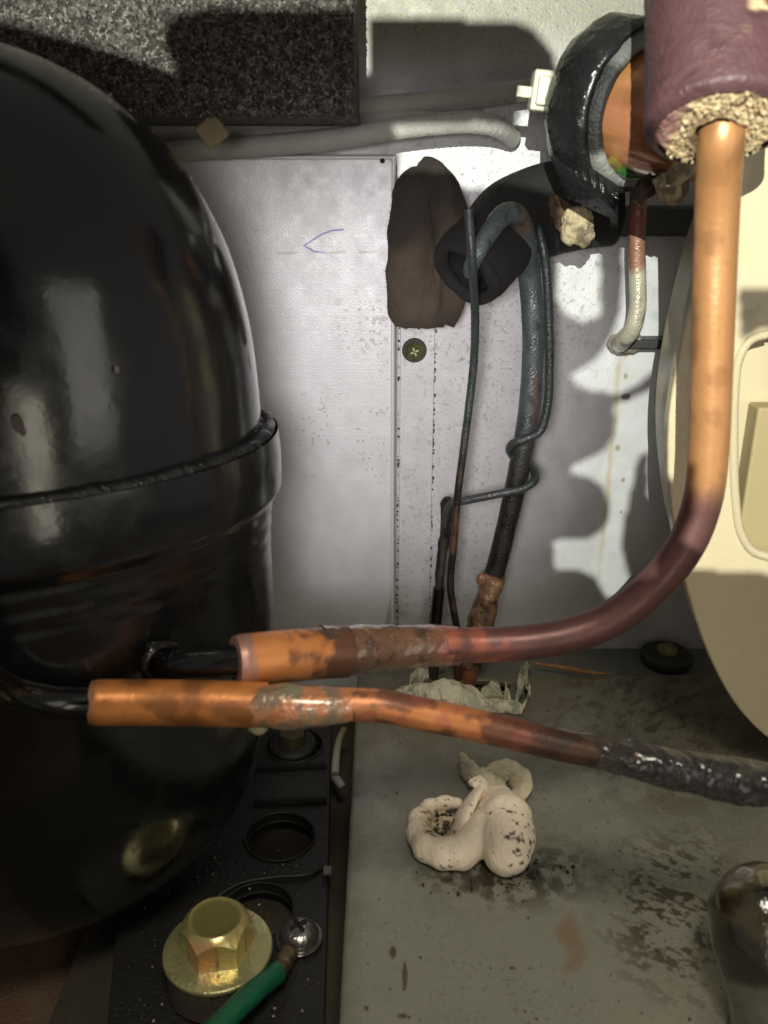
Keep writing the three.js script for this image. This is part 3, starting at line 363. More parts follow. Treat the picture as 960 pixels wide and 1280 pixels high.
{
  const t = thing('discharge_pipe', 'copper pipe running lower across the front, tarred black at its right end', 'pipe', at(550, 900, -0.14).toArray());
  const n3 = (p, f, z = 0) => fbm(p.x * f, p.y * f, p.z * f + z, 4);
  obj('black_stub', sweep([at(-60, 812, -0.112), at(-20, 846, -0.125), at(20, 868, -0.132), at(70, 878, -0.136), at(135, 879, -0.139)], 0.0029, { seg: 50, rad: 24 }), blackPipe, t);
  obj('copper_sleeve', sweep([at(114, 878, -0.139), at(180, 878, -0.14), at(260, 879, -0.14), at(335, 881, -0.14)], (q) => 0.0039 + 0.0003 * sm(0, 0.04, q), { seg: 90, rad: 40, col: (q, a, p) => { let c = mix([0.50, 0.17, 0.045], [0.66, 0.26, 0.075], n3(p, 280)); c = mix(c, [0.20, 0.075, 0.03], 0.75 * sm(0.48, 0.70, n3(p, 200, 4) + 0.15 * q)); return mix(c, [0.35, 0.19, 0.12], 0.7 * sm(0.06, 0.0, q)); } }), copperM, t);
  obj('braze', sweep([at(306, 880, -0.14), at(345, 882, -0.1395), at(390, 882, -0.1395), at(440, 879, -0.14)], (q, a, o) => 0.0043 - 0.0022 * Math.abs(q - 0.4) + 0.0014 * (fbm(o.x * 210 + Math.cos(a) * 1.1, Math.sin(a) * 1.1, 4, 3) - 0.42), { seg: 90, rad: 40, col: (q, a, p) => { let c = mix([0.13, 0.08, 0.05], [0.34, 0.24, 0.16], n3(p, 200)); c = mix(c, [0.17, 0.19, 0.12], 0.6 * sm(0.5, 0.65, n3(p, 180, 8))); return mix(c, [0.55, 0.20, 0.08], 0.8 * Math.max(sm(0.52, 0.66, n3(p, 230, 15)), sm(0.18, 0.02, q), sm(0.82, 0.98, q))); } }), brazeM, t);
  const dr = at(322, 908, -0.1395); obj('flux_drop', warp(new THREE.IcosahedronGeometry(0.0016, 5).scale(1.2, 1, 1).translate(dr.x, dr.y, dr.z), 0.0004, 700), mat([0.36, 0.34, 0.19], 0.15, 0, { clearcoat: 1, clearcoatRoughness: 0.05 }), t);
  obj('pipe', sweep([at(425, 880, -0.14), at(480, 883, -0.14), at(540, 895, -0.14), at(610, 910, -0.14), at(680, 927, -0.139), at(745, 941, -0.138)], (q, a, o) => 0.0031 - 0.0003 * q + 0.0001 * fbm(o.x * 300, a, 2), { seg: 120, rad: 36, col: (q, a, p) => { let c = mix([0.46, 0.15, 0.05], [0.62, 0.25, 0.09], n3(p, 220)); c = mix(c, [0.11, 0.045, 0.035], 0.85 * sm(0.5, 0.64, n3(p, 260, 3) + 0.10 * q)); c = mix(c, [0.40, 0.10, 0.09], 0.5 * sm(0.52, 0.64, n3(p, 300, 19))); return mix(c, DARK, 0.92 * sm(0.52, 0.9, q + 0.2 * (n3(p, 300, 7) - 0.5))); } }), copperM, t);
  obj('tar_coating', sweep([at(690, 929, -0.139), at(770, 945, -0.138), at(830, 958, -0.137), at(890, 970, -0.136), at(950, 980, -0.135), at(1040, 992, -0.133)], (q, a, o) => 0.0029 + 0.0010 * sm(0.05, 0.6, q) + 0.0018 * sm(0, 0.3, q) * (fbm(o.x * 420 + Math.cos(a) * 1.5, Math.sin(a) * 1.5, o.z * 400, 4) - 0.45), { seg: 160, rad: 48, col: (q, a, p) => { let c = mix(mix([0.05, 0.025, 0.022], [0.10, 0.045, 0.036], n3(p, 300)), mix([0.012, 0.011, 0.012], [0.05, 0.045, 0.05], n3(p, 500)), sm(0.0, 0.28, q + 0.2 * (n3(p, 260, 2) - 0.5))); c = mix(c, [0.16, 0.15, 0.08], 0.6 * sm(0.58, 0.72, n3(p, 240, 4)) * sm(0.3, 0.7, q)); return mix(c, [0.4, 0.11, 0.07], 0.75 * sm(0.66, 0.76, n3(p, 300, 31)) * sm(0.5, 0.2, q)); } }), vmat(0.25, 0.1, { bumpMap: clone(grit, 1.0), bumpScale: 0.0012, clearcoat: 0.8, clearcoatRoughness: 0.2 }), t);
}

// mauve insulation with crumbly end
{
  const e = at(897, 162, -0.158), ax = V(0.06, 0.86, -0.5).normalize(), t = thing('pipe_insulation', 'mauve foam insulation sleeve round the top of the upright copper pipe', 'insulation', e.toArray());
  const P = [-0.0002, 0.0012, 0.003, 0.008, 0.02, 0.04].map((d) => e.clone().addScaledVector(ax, d));
  obj('foam_sleeve', sweep(P, (q, a, o) => 0.0118 * (1 - 0.16 * Math.pow(Math.max(0, 1 - q * 26), 2)) + 0.0011 * (fbm(o.y * 90 + Math.cos(a) * 1.2, Math.sin(a) * 1.2, 5, 3) - 0.5) + 0.0002 * (noise(o.y * 900, a * 9) - 0.5), { seg: 120, rad: 60, caps: false, col: (q, a, p) => { let c = mix([0.068, 0.028, 0.033], [0.10, 0.046, 0.051], fbm(p.x * 220, p.y * 220, p.z * 220)); c = mix(c, [0.045, 0.016, 0.022], 0.6 * sm(0.58, 0.7, fbm(p.x * 500, p.y * 500, p.z * 500 + 3))); return mix(c, [0.56, 0.40, 0.24], sm(0.62, 0.72, fbm(p.x * 330, p.y * 330, p.z * 330 + 9)) * sm(900, 940, toPix(p.x, p.y, p.z)[0]) * 0.9); } }), vmat(0.5, 0, { bumpMap: grit1, bumpScale: 0.0002, sheen: 0.3, sheenRoughness: 0.5 }), t);
  // end face: displaced disc of granular foam
  const g = new THREE.RingGeometry(0.0034, 0.0104, 80, 26), q = new THREE.Quaternion().setFromUnitVectors(V(0, 0, 1), ax.clone().negate()); const p = g.attributes.position;
  for (let i = 0; i < p.count; i++) { const x = p.getX(i), y = p.getY(i), r = Math.hypot(x, y); p.setZ(i, 0.0012 * (fbm(x * 520, y * 520, 3, 3) - 0.5) - 0.0008 * sm(0.009, 0.0104, r)); }
  g.applyQuaternion(q); g.translate(e.x, e.y, e.z); g.computeVertexNormals();
  paint(g, (x, y, z) => { const n = fbm(x * 700, y * 700, z * 700, 3); let c = mix([0.30, 0.19, 0.10], [0.72, 0.56, 0.34], sm(0.35, 0.62, n)); return mix(c, [0.26, 0.11, 0.115], 0.85 * sm(-0.005, -0.0082, x - e.x + 0.003 * (n - 0.5))); });
  obj('crumbly_end', g, vmat(0.9, 0, { bumpMap: gritFine, bumpScale: 0.0005, side: THREE.DoubleSide }), t);
  const cr = []; for (let i = 0; i < 520; i++) { const a = rnd() * 6.28, r = 0.004 + rnd() * 0.006, v = V(r * Math.cos(a), r * Math.sin(a), 0.0002).applyQuaternion(q).add(e); if (v.x - e.x < -0.006) continue; cr.push(new THREE.TetrahedronGeometry(0.0002 + rnd() * rnd() * 0.0006, 0).scale(1, 0.5 + rnd(), 0.6 + rnd()).rotateX(rnd() * 6).rotateY(rnd() * 6).translate(v.x, v.y, v.z)); }
  const cm = obj('foam_crumb', paint(mergeGeometries(cr), (x, y, z) => mix([0.30, 0.2, 0.11], [0.62, 0.49, 0.31], noise(x * 900, y * 900, z * 900))), vmat(0.9), t); cm.userData.kind = 'stuff';
}

// taped drier with cable tie
const DC = at(789, 136, -0.224), DA = V(0.58, -0.2, 0.79).normalize();
{
  const q = new THREE.Quaternion().setFromUnitVectors(V(0, 1, 0), DA), place = (g) => g.scale(0.9, 0.9, 0.9).applyQuaternion(q).translate(DC.x, DC.y, DC.z);
  const t = thing('filter_drier', 'copper drier wrapped in black tape, upper right beside the mauve insulation', 'drier', DC.toArray());
  obj('copper_body', paint(place(lathe([[0.003, -0.016], [0.0138, -0.016], [0.0142, 0.0], [0.0142, 0.012], [0.0138, 0.02], [0.0125, 0.026], [0.009, 0.031], [0.003, 0.033]], 90)), (x, y, z) => { const n = fbm(x * 160, y * 160, z * 160, 4); let c = mix([0.62, 0.23, 0.11], [0.72, 0.32, 0.18], n); c = mix(c, [0.58, 0.30, 0.06], 0.8 * sm(0.5, 0.62, fbm(x * 120, y * 120, z * 120 + 5))); return mix(c, [0.22, 0.09, 0.03], 0.6 * sm(0.57, 0.66, fbm(x * 260, y * 260, z * 260 + 9))); }), vmat(0.4, 0.45, { roughnessMap: smudge1, clearcoat: 0.6, clearcoatRoughness: 0.15 }), t);
  const tapeM = mat([0.012, 0.012, 0.0125], 0.38, 0, { clearcoat: 0.35, clearcoatRoughness: 0.25, bumpMap: clone(grit, 0.3), bumpScale: 0.0004, roughnessMap: smudge1 });
  const wrap = place(lathe([[0.010, -0.0128], [0.017, -0.013], [0.0195, -0.0118], [0.0208, -0.0085], [0.0211, -0.004], [0.0209, 0.0005], [0.0202, 0.0024], [0.0190, 0.003], [0.0186, 0.0006], [0.016, 0.0]], 110));
  obj('black_tape', warp(wrap, 0.0009, 160, 2), tapeM, t);
  obj('grey_foam_ring', paint(warp(place(lathe([[0.0145, -0.002], [0.0148, 0.0042], [0.0162, 0.0056], [0.0180, 0.0050], [0.0187, 0.002], [0.0187, -0.002]], 90)), 0.0005, 260, 4), (x, y, z) => mix([0.012, 0.012, 0.013], [0.25, 0.245, 0.235], Math.max(sm(0.004, 0.007, y - DC.y + 0.35 * (x - DC.x)) * 0.5, sm(-0.0045, -0.006, y - DC.y - 0.45 * (x - DC.x) + 0.001 * noise(x * 900, y * 900))))), vmat(0.6, 0, { bumpMap: grit1, bumpScale: 0.0003 }), t);
  // green sealant bead round the lower edge
  const pts = []; for (let i = 0; i <= 14; i++) { const a = -2.05 + i * 0.11; pts.push(V(0, 0, 0)); }
  const bead = []; for (let i = 0; i <= 12; i++) { const p = at(748 + i * 4.6, 181 + 9 * Math.sin(i / 12 * 2.4) + 2 * Math.sin(i * 1.9), -0.222); const l = p.clone().sub(DC), al = l.dot(DA); bead.push(DC.clone().addScaledVector(DA, 0.0055).add(l.addScaledVector(DA, -al).setLength(0.0133))); }
  obj('green_sealant', sweep(bead, (s, a, o) => 0.0009 + 0.0006 * noise(o.x * 700, o.y * 700, a), { seg: 50, rad: 14, col: (s, a, p) => mix([0.16, 0.12, 0.03], [0.025, 0.12, 0.028], sm(0.05, 0.35, s)) }), vmat(0.2, 0, { clearcoat: 1, clearcoatRoughness: 0.1 }), t);
  // loose wrinkled tape tail hanging below
  const G = new THREE.PlaneGeometry(1, 1, 60, 24), pp = G.attributes.position, A = at(688, 195, -0.224), B = at(772, 232, -0.213), Dn = at(770, 276, -0.216), Cn = at(705, 246, -0.226);
  for (let i = 0; i < pp.count; i++) { const u = pp.getX(i) + 0.5, v = 0.5 - pp.getY(i), top = A.clone().lerp(B, u), bot = Cn.clone().lerp(Dn, u), p = top.lerp(bot, v); const w = Math.sin(u * 46 + v * 5) * 0.0004 * sm(0.28, 0.36, u) * sm(0.85, 0.7, u) * sm(0.75, 0.2, v), bulge = 0.0035 * Math.sin(v * Math.PI) * (0.5 + 0.5 * Math.sin(u * 3)); p.z += bulge + w + 0.0007 * (fbm(u * 8, v * 8, 3) - 0.5); p.y += 0.0012 * Math.sin(u * 3.1) * (1 - v); pp.setXYZ(i, p.x, p.y, p.z); }
  G.computeVertexNormals(); tapeM.side = THREE.DoubleSide; obj('tape_tail', G, tapeM, t);
}
{
  const c = at(676, 114, -0.226), t = thing('cable_tie', 'white cable tie head sticking out left of the black taped drier', 'cable tie', c.toArray()), m = mat([0.62, 0.60, 0.47], 0.4, 0, { clearcoat: 0.2, bumpMap: grit1, bumpScale: 0.0001 });
  const box = (w, h, d, dx, dy, r = 0.0006) => { const g = new RoundedBoxGeometry(w, h, d, 3, r); g.rotateZ(-0.1); g.translate(c.x + dx, c.y + dy, c.z); return g; };
  obj('head', box(0.0046, 0.0086, 0.0055, 0, 0), m, t); obj('strap_end', box(0.0045, 0.0024, 0.0016, -0.0034, -0.0002, 0.0003), m, t); obj('pawl_block', box(0.0036, 0.0062, 0.0022, 0.0004, -0.0002).translate(0, 0, 0.0032), m, t); obj('strap', box(0.006, 0.0042, 0.0013, 0.0045, 0.0002, 0.0003), m, t);
}
// foam scraps
function scrap(name, label, px, py, z, r, color, sd, sq = [1, 1, 1]) { const c = at(px, py, z), g = new THREE.IcosahedronGeometry(r, 9); g.scale(...sq); g.rotateZ(0.7); const p = g.attributes.position; for (let i = 0; i < p.count; i++) { const x = p.getX(i), y = p.getY(i), w = p.getZ(i), b2 = 1 - 0.12 * Math.abs(Math.sin(x * 300 + sd) * Math.cos(y * 260)), k = b2 + 0.55 * (fbm(x * 130 + sd, y * 130, w * 130, 2) - 0.5) + 0.5 * (fbm(x * 600 + sd, y * 600, w * 600, 3) - 0.5); p.setXYZ(i, x * k, y * k, w * k); } const m = mergeVertices(planar(g, (x, y, w) => [x * 100, y * 100 + w * 60])); m.deleteAttribute('normal'); m.computeVertexNormals(); m.translate(c.x, c.y, c.z); paint(m, (x, y, w) => mix(color.map((v) => v * 0.35), color, sm(0.32, 0.6, fbm(x * 500, y * 500, w * 500)))); return tag(obj(name, m, vmat(0.95, 0, { bumpMap: gritFine, bumpScale: 0.0006 })), label, 'foam scrap'); }
scrap('foam_scrap', 'tan torn foam scrap under the black tape, above the lit wall patch', 722, 280, -0.238, 0.0052, [0.52, 0.42, 0.26], 1, [0.95, 1.05, 0.6]);
scrap('foam_scrap', 'dark brown foam scrap between black drier tape and blue-grey tube', 703, 268, -0.245, 0.005, [0.16, 0.10, 0.06], 5, [0.7, 1.2, 0.7]);
scrap('foam_scrap', 'pale crumb of foam hanging below the mauve insulation', 833, 236, -0.205, 0.0032, [0.60, 0.48, 0.30], 9, [0.8, 1.2, 0.8]);
scrap('foam_scrap', 'brown foam crumb right of the pale crumb under the insulation', 845, 236, -0.208, 0.0028, [0.26, 0.17, 0.12], 14);
scrap('foam_scrap', 'dark foam clump at the lower rim of the taped drier', 808, 236, -0.21, 0.0034, [0.10, 0.07, 0.05], 17, [1.3, 0.8, 0.8]);
scrap('foam_scrap', 'ragged pale foam edge between mauve insulation and copper pipe', 852, 214, -0.185, 0.003, [0.62, 0.5, 0.32], 24, [1.5, 0.8, 0.6]);
{ const c = at(265, 164, -0.214), g = new RoundedBoxGeometry(0.0056, 0.0056, 0.0024, 3, 0.0006).rotateZ(0.62).rotateX(0.2).translate(c.x, c.y, c.z); tag(obj('foam_chip', paint(warp(g, 0.0004, 400), (x, y, z) => mix([0.22, 0.17, 0.09], [0.42, 0.34, 0.2], fbm(x * 500, y * 500, z * 500))), vmat(0.9, 0, { bumpMap: gritFine, bumpScale: 0.0004 })), 'tan square chip of foam lodged on the white hose, left', 'foam chip'); }

// white hoses behind the foam strip
function hose(label, pts, r, z) { const P = pts.map(([a, b, d]) => at(a, b, z + (d ?? 0))); return tag(obj('white_hose', sweep(P, (q, a, o) => r + 0.00003 * Math.sin(o.x * 4000 + a * 2) + 0.0003 * (fbm(o.x * 120, 1, a) - 0.5), { seg: 220, rad: 24, col: (q, a, p) => { const n = fbm(p.x * 300, p.y * 300, p.z * 300); let c = mix([0.36, 0.34, 0.315], [0.46, 0.44, 0.41], n); return mix(c, [0.2, 0.17, 0.14], 0.6 * sm(0.66, 0.75, fbm(p.x * 800, p.y * 800, p.z * 800)) * sm(440, 520, toPix(p.x, p.y, p.z)[0])); } }), vmat(0.6, 0, { bumpMap: gritFine, bumpScale: 0.0003 })), label, 'hose', 'white hoses under the foam strip'); }
hose('white hose ending in a bend, lowest, just above the panel edge', [[120, 200], [220, 188], [330, 182], [430, 172], [520, 158], [585, 153], [618, 158, -0.003], [640, 172, -0.012]], 0.0028, -0.255);
hose('upper white hose running right behind the cable tie', [[120, 158], [280, 158], [440, 137], [540, 127], [620, 118], [700, 108]], 0.0027, -0.262);
hose('middle white hose showing left between foam strip and lower hose', [[120, 176], [220, 166], [330, 163], [440, 152], [520, 144], [600, 140, -0.006]], 0.0025, -0.2625);

// felt wad, black sleeve and the tubes behind
const feltDisp = (p) => 0.0005 * (fbm(p.x * 300, p.y * 300, p.z * 300, 3) - 0.5) * 2;
{
  const z = -0.259, a = (x, y, d = 0) => at(x, y, z + d), ch = [];
  const chain = (pts, r) => { for (let i = 0; i + 1 < pts.length; i++) ch.push([pts[i], pts[i + 1], r, r]); };
  chain([a(523, 244), a(517, 290), a(514, 340), a(515, 384)], 0.0070); chain([a(545, 330, -0.001), a(540, 386, 0.0)], 0.0064); chain([a(522, 232), a(534, 232, 0.0), a(548, 262, -0.001)], 0.0050);
  const lo = at(470, 420, -0.275), g = blob(ch, V(lo.x - 0.002, lo.y - 0.008, -0.283), 0.066, 96, 0.0009, (p) => feltDisp(p) + 0.0014 * Math.exp(-(((p.x - a(541, 320).x - 0.0022 * Math.sin((p.y - 0.14) * 70)) / 0.0006) ** 2)) * sm(a(0, 380).y, a(0, 330).y, p.y) + 0.0007 * Math.exp(-(((p.x - a(560, 320).x - 0.0015 * Math.sin((p.y - 0.13) * 80)) / 0.0005) ** 2)));
  // cut flat against the wall and the lower edge
  const P = g.attributes.position, cutY = at(545, 407, z).y; for (let i = 0; i < P.count; i++) { if (P.getZ(i) < WALL + 0.0003) P.setZ(i, WALL + 0.0003); if (P.getY(i) < cutY) P.setY(i, cutY + (P.getY(i) - cutY) * 0.12 + 0.0012 * (noise(P.getX(i) * 900, P.getZ(i) * 900) - 0.5)); } g.computeVertexNormals();
  const t = thing('felt_wad', 'brown fuzzy felt wad against the wall, right of the panel', 'felt wad', a(530, 330).toArray());
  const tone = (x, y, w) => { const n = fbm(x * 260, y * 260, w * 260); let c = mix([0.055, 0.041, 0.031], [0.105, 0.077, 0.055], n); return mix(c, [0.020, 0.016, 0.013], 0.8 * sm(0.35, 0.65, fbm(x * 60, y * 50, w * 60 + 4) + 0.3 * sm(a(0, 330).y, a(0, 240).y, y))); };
  const fm = vmat(1, 0, { bumpMap: gritFine, bumpScale: 0.0004, sheen: 0.25, sheenRoughness: 0.8 });
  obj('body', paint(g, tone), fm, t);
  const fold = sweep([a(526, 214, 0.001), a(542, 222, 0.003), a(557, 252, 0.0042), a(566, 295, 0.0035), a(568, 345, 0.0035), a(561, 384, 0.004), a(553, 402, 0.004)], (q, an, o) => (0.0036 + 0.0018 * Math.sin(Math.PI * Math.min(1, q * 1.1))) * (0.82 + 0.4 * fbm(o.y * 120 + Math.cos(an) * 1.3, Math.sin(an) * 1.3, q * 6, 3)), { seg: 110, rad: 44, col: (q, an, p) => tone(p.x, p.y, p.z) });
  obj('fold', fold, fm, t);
  const fb = []; for (let i = 0; i < 500; i++) { const k = Math.floor(rnd() * P.count), l = 0.0003 + rnd() * 0.0006, n = g.attributes.normal, d = V(n.getX(k) + rnd() - 0.5, n.getY(k) + rnd() - 0.5, n.getZ(k) + rnd() - 0.5).normalize(); if (n.getZ(k) < -0.2) continue; const c = new THREE.CylinderGeometry(0.00003, 0.00006, l, 3, 1).applyQuaternion(new THREE.Quaternion().setFromUnitVectors(V(0, 1, 0), d)).translate(P.getX(k) + d.x * l / 2 + t.position.x, P.getY(k) + d.y * l / 2 + t.position.y, P.getZ(k) + d.z * l / 2 + t.position.z); fb.push(c); }
  const f = obj('fibre', mergeGeometries(fb), mat([0.12, 0.085, 0.06], 1), t); f.userData.kind = 'stuff';
}
{
  const z = -0.252, pts = [at(584, 340, z + 0.0135), at(597, 325, z + 0.0105), at(620, 302, z + 0.003), at(648, 278, z - 0.006), at(680, 264, z - 0.008), at(715, 256, z - 0.010), at(760, 250, z - 0.012)];
  const t = thing('rubber_sleeve', 'black foam tube sleeve the blue-grey copper tube comes out of', 'sleeve', pts[2].toArray());
  const m = mat([0.012, 0.0115, 0.011], 0.75, 0, { bumpMap: gritFine, bumpScale: 0.0004, side: THREE.DoubleSide, sheen: 0.2 });
  const R = (q) => 0.0102 + 0.0016 * sm(0.2, 0.5, q) - 0.0006 * sm(0.05, 0, q);
  obj('outer_skin', sweep(pts, (q, a, o) => R(q) * (1 + 0.06 * Math.cos(2 * a + 1)) + 0.0007 * (fbm(o.x * 110, Math.cos(a) * 1.4, Math.sin(a) * 1.4, 3) - 0.5), { seg: 70, rad: 48, caps: false }), m, t);
  obj('inner_skin', sweep(pts, (q) => R(q) - 0.0032, { seg: 70, rad: 40, caps: false }), m, t);
  const curve = new THREE.CatmullRomCurve3(pts, false, 'centripetal'), fr = curve.computeFrenetFrames(60, false), e = [];
  for (let i = 0; i <= 40; i++) { const a = i / 40 * Math.PI * 2, o = curve.getPointAt(0), r = (R(0) - 0.0016) * (1 + 0.06 * Math.cos(2 * a + 1)) + 0.0005 * (noise(Math.cos(a) * 2.2, Math.sin(a) * 2.2, 5) - 0.5); e.push(o.addScaledVector(fr.normals[0], r * Math.cos(a)).addScaledVector(fr.binormals[0], r * Math.sin(a))); } obj('mouth_lip', sweep(e, (q, a, o) => 0.0015 + 0.0006 * noise(o.x * 400, o.y * 400, 2), { seg: 80, rad: 12, caps: false }), m, t);
}
const BLUE = [0.06, 0.076, 0.079], BLUE2 = [0.125, 0.155, 0.158];
const patina = (p, f = 260) => { let c = mix(BLUE, BLUE2, fbm(p.x * f, p.y * f * 0.6, p.z * f)); c = mix(c, [0.16, 0.105, 0.08], 0.65 * sm(0.54, 0.68, fbm(p.x * 160, p.y * 70, p.z * 160 + 4))); return mix(c, [0.025, 0.03, 0.03], 0.7 * sm(0.6, 0.72, fbm(p.x * 500, p.y * 300, p.z * 500 + 8))); };
const tubeM = vmat(0.5, 0.25, { roughnessMap: smudge1, bumpMap: clone(grit, 0.9), bumpScale: 0.00018 });
{
  const z = -0.25, t = thing('evaporator_tube', 'blue-grey tarnished copper tube bending down to a brazed joint', 'tube', at(655, 560, z).toArray());
  obj('tube', sweep([at(600, 334, -0.243), at(588, 339, -0.2335), at(594, 322, -0.2285), at(611, 292, -0.2310), at(630, 269, -0.2355), at(646, 270, -0.240), at(656, 300, -0.2455), at(663, 350, z), at(667, 420, z), at(664, 490, z), at(656, 550, z), at(645, 605, z), at(633, 660, z), at(617, 722, z), at(612, 742, z)], (q) => 0.0020 + 0.0012 * sm(0.06, 0.3, q) - 0.0001 * sm(0.6, 1, q), { seg: 200, rad: 28, col: (q, a, p) => { const c = patina(p); return mix(c, [0.018, 0.014, 0.011], 0.95 * sm(0.56, 0.76, q + 0.1 * (fbm(p.x * 120, p.y * 120, p.z * 120) - 0.5))); } }), tubeM, t);
  obj('braze', sweep([at(618, 716, z), at(611, 742, z), at(604, 768, z), at(597, 796, z), at(590, 830, z)], (q, a, o) => 0.0036 + 0.0013 * (fbm(o.y * 420 + Math.cos(a) * 1.4, Math.sin(a) * 1.4, 3, 3) - 0.45) + 0.0008 * sm(0.2, 0.5, q) * sm(1, 0.7, q), { seg: 80, rad: 32, col: (q, a, p) => { let c = mix([0.20, 0.10, 0.055], [0.42, 0.22, 0.13], fbm(p.x * 420, p.y * 420, p.z * 420)); c = mix(c, [0.05, 0.03, 0.02], 0.8 * sm(0.5, 0.62, fbm(p.x * 350, p.y * 350, p.z * 350 + 5) + 0.1 * q)); return mix(c, [0.42, 0.34, 0.12], 0.7 * sm(0.64, 0.72, fbm(p.x * 600, p.y * 600, p.z * 600 + 9))); } }), brazeM, t);
  obj('lower_tube', sweep([at(591, 822, z), at(585, 850, z), at(580, 890, z)], 0.0026, { seg: 20, rad: 20, col: (q, a, p) => mix([0.30, 0.11, 0.06], [0.45, 0.18, 0.09], fbm(p.x * 400, p.y * 400, p.z * 400)) }), copperM, t);
  const n = at(606, 724, z + 0.0022); obj('braze_nub', warp(new THREE.IcosahedronGeometry(0.0017, 4).scale(1, 1.25, 0.8).translate(n.x - 0.001, n.y, n.z), 0.0003, 700), mat([0.27, 0.13, 0.08], 0.4, 0.3), t);
}
{
  const z = -0.2455, t1 = thing('capillary_tube', 'thin dark capillary tube, left of the blue-grey tube, hanging straight', 'capillary tube', at(590, 450, z).toArray(), 'capillary tubes');
  obj('tube', sweep([at(586, 262, -0.2265), at(590, 325, -0.2265), at(594, 400, -0.239), at(592, 455, -0.2445), at(586, 510, z), at(579, 565, z), at(572, 620, z), at(567, 680, z), at(563, 732, z), at(567, 762, z), at(571, 790, z - 0.002), at(572, 850, z - 0.004)], 0.00115, { seg: 160, rad: 14, col: (q, a, p) => { const c = mix(patina(p), [0.028, 0.03, 0.027], 0.62); return mix(c, mix([0.022, 0.015, 0.011], [0.11, 0.05, 0.03], sm(0.4, 0.7, fbm(p.x * 300, p.y * 200, 3))), 0.95 * sm(0.40, 0.56, q)); } }), tubeM, t1);
  const t2 = thing('capillary_tube', 'thin capillary tube looped once round the blue-grey tube', 'capillary tube', at(685, 450, z).toArray(), 'capillary tubes');
  obj('tube', sweep([at(664, 270, -0.25), at(674, 290, -0.247), at(682, 330, z), at(686, 400, z), at(687, 470, z), at(683, 515, z), at(674, 540, z + 0.0005), at(656, 549, z + 0.0008), at(642, 554, z), at(637, 562, -0.249), at(644, 572, -0.2535), at(660, 580, -0.2535), at(668, 590, -0.25), at(668, 601, z), at(655, 610, z + 0.001), at(620, 618, z + 0.001), at(585, 625, -0.2465), at(563, 630, -0.2485), at(557, 645, -0.2495), at(554, 690, -0.25), at(548, 740, -0.25), at(544, 790, -0.25), at(543, 850, -0.25)], 0.00125, { seg: 260, rad: 14, col: (q, a, p) => mix(mix(patina(p), [0.03, 0.034, 0.032], 0.6), mix([0.03, 0.026, 0.02], [0.09, 0.07, 0.05], fbm(p.x * 300, p.y * 300, 3)), sm(0.62, 0.7, q)) }), tubeM, t2);
  obj('black_tape', sweep([at(560, 622, -0.2505), at(557, 660, -0.2505), at(552, 700, -0.2505), at(548, 742, -0.2505)], (q, a, o) => 0.0022 * (0.6 + 0.6 * fbm(o.y * 300, Math.cos(a) * 2, Math.sin(a) * 2, 3)) * sm(-0.1, 0.08, q) * (1 - 0.35 * q), { seg: 60, rad: 18 }), mat([0.008, 0.008, 0.008], 0.5, 0, { bumpMap: gritFine, bumpScale: 0.0006 }), t2);
  obj('black_sheath', sweep([at(549, 735, -0.2495), at(546, 765, -0.2495), at(543, 800, -0.25), at(541, 850, -0.252)], 0.0019, { seg: 24, rad: 16 }), enamel(0.15), t2);
}
// tube with pale coating, right
{
  const z = -0.25, t = thing('white_streaked_tube', 'short bent tube with pale flaking coating below the drier', 'tube', at(797, 330, z).toArray());
  obj('tube', sweep([at(801, 210, z), at(798, 250, z), at(796, 300, z), at(797, 350, z), at(797, 385, z), at(791, 410, z - 0.001), at(780, 424, z - 0.006), at(772, 432, WALL + 0.001)], (q) => 0.0023 + 0.0003 * sm(0.5, 0.8, q), { seg: 110, rad: 24, col: (q, a, p) => { const n = fbm(p.x * 300, p.y * 160, p.z * 300); let c = mix([0.22, 0.11, 0.085], [0.33, 0.17, 0.11], n); c = mix(c, [0.30, 0.09, 0.08], 0.6 * sm(0.14, 0.17, q) * sm(0.27, 0.24, q)); c = mix(c, mix([0.38, 0.35, 0.28], [0.55, 0.50, 0.38], n), sm(0.38, 0.44, q + 0.05 * (n - 0.5))); c = mix(c, [0.10, 0.095, 0.085], 0.85 * sm(0.02, 0.06, q) * sm(0.56, 0.66, fbm(p.x * 300, p.y * 90, p.z * 300 + 8))); return mix(c, [0.2, 0.19, 0.17], 0.8 * sm(0.86, 0.93, q)); } }), tubeM, t);
  obj('mount_blob', warp(new THREE.IcosahedronGeometry(0.0036, 6).scale(1.6, 0.9, 0.8).translate(at(783, 428, -0.267).x, at(783, 428, -0.267).y, -0.267), 0.0016, 380), mat([0.26, 0.24, 0.2], 0.8, 0, { bumpMap: gritFine, bumpScale: 0.0005 }), t);
}

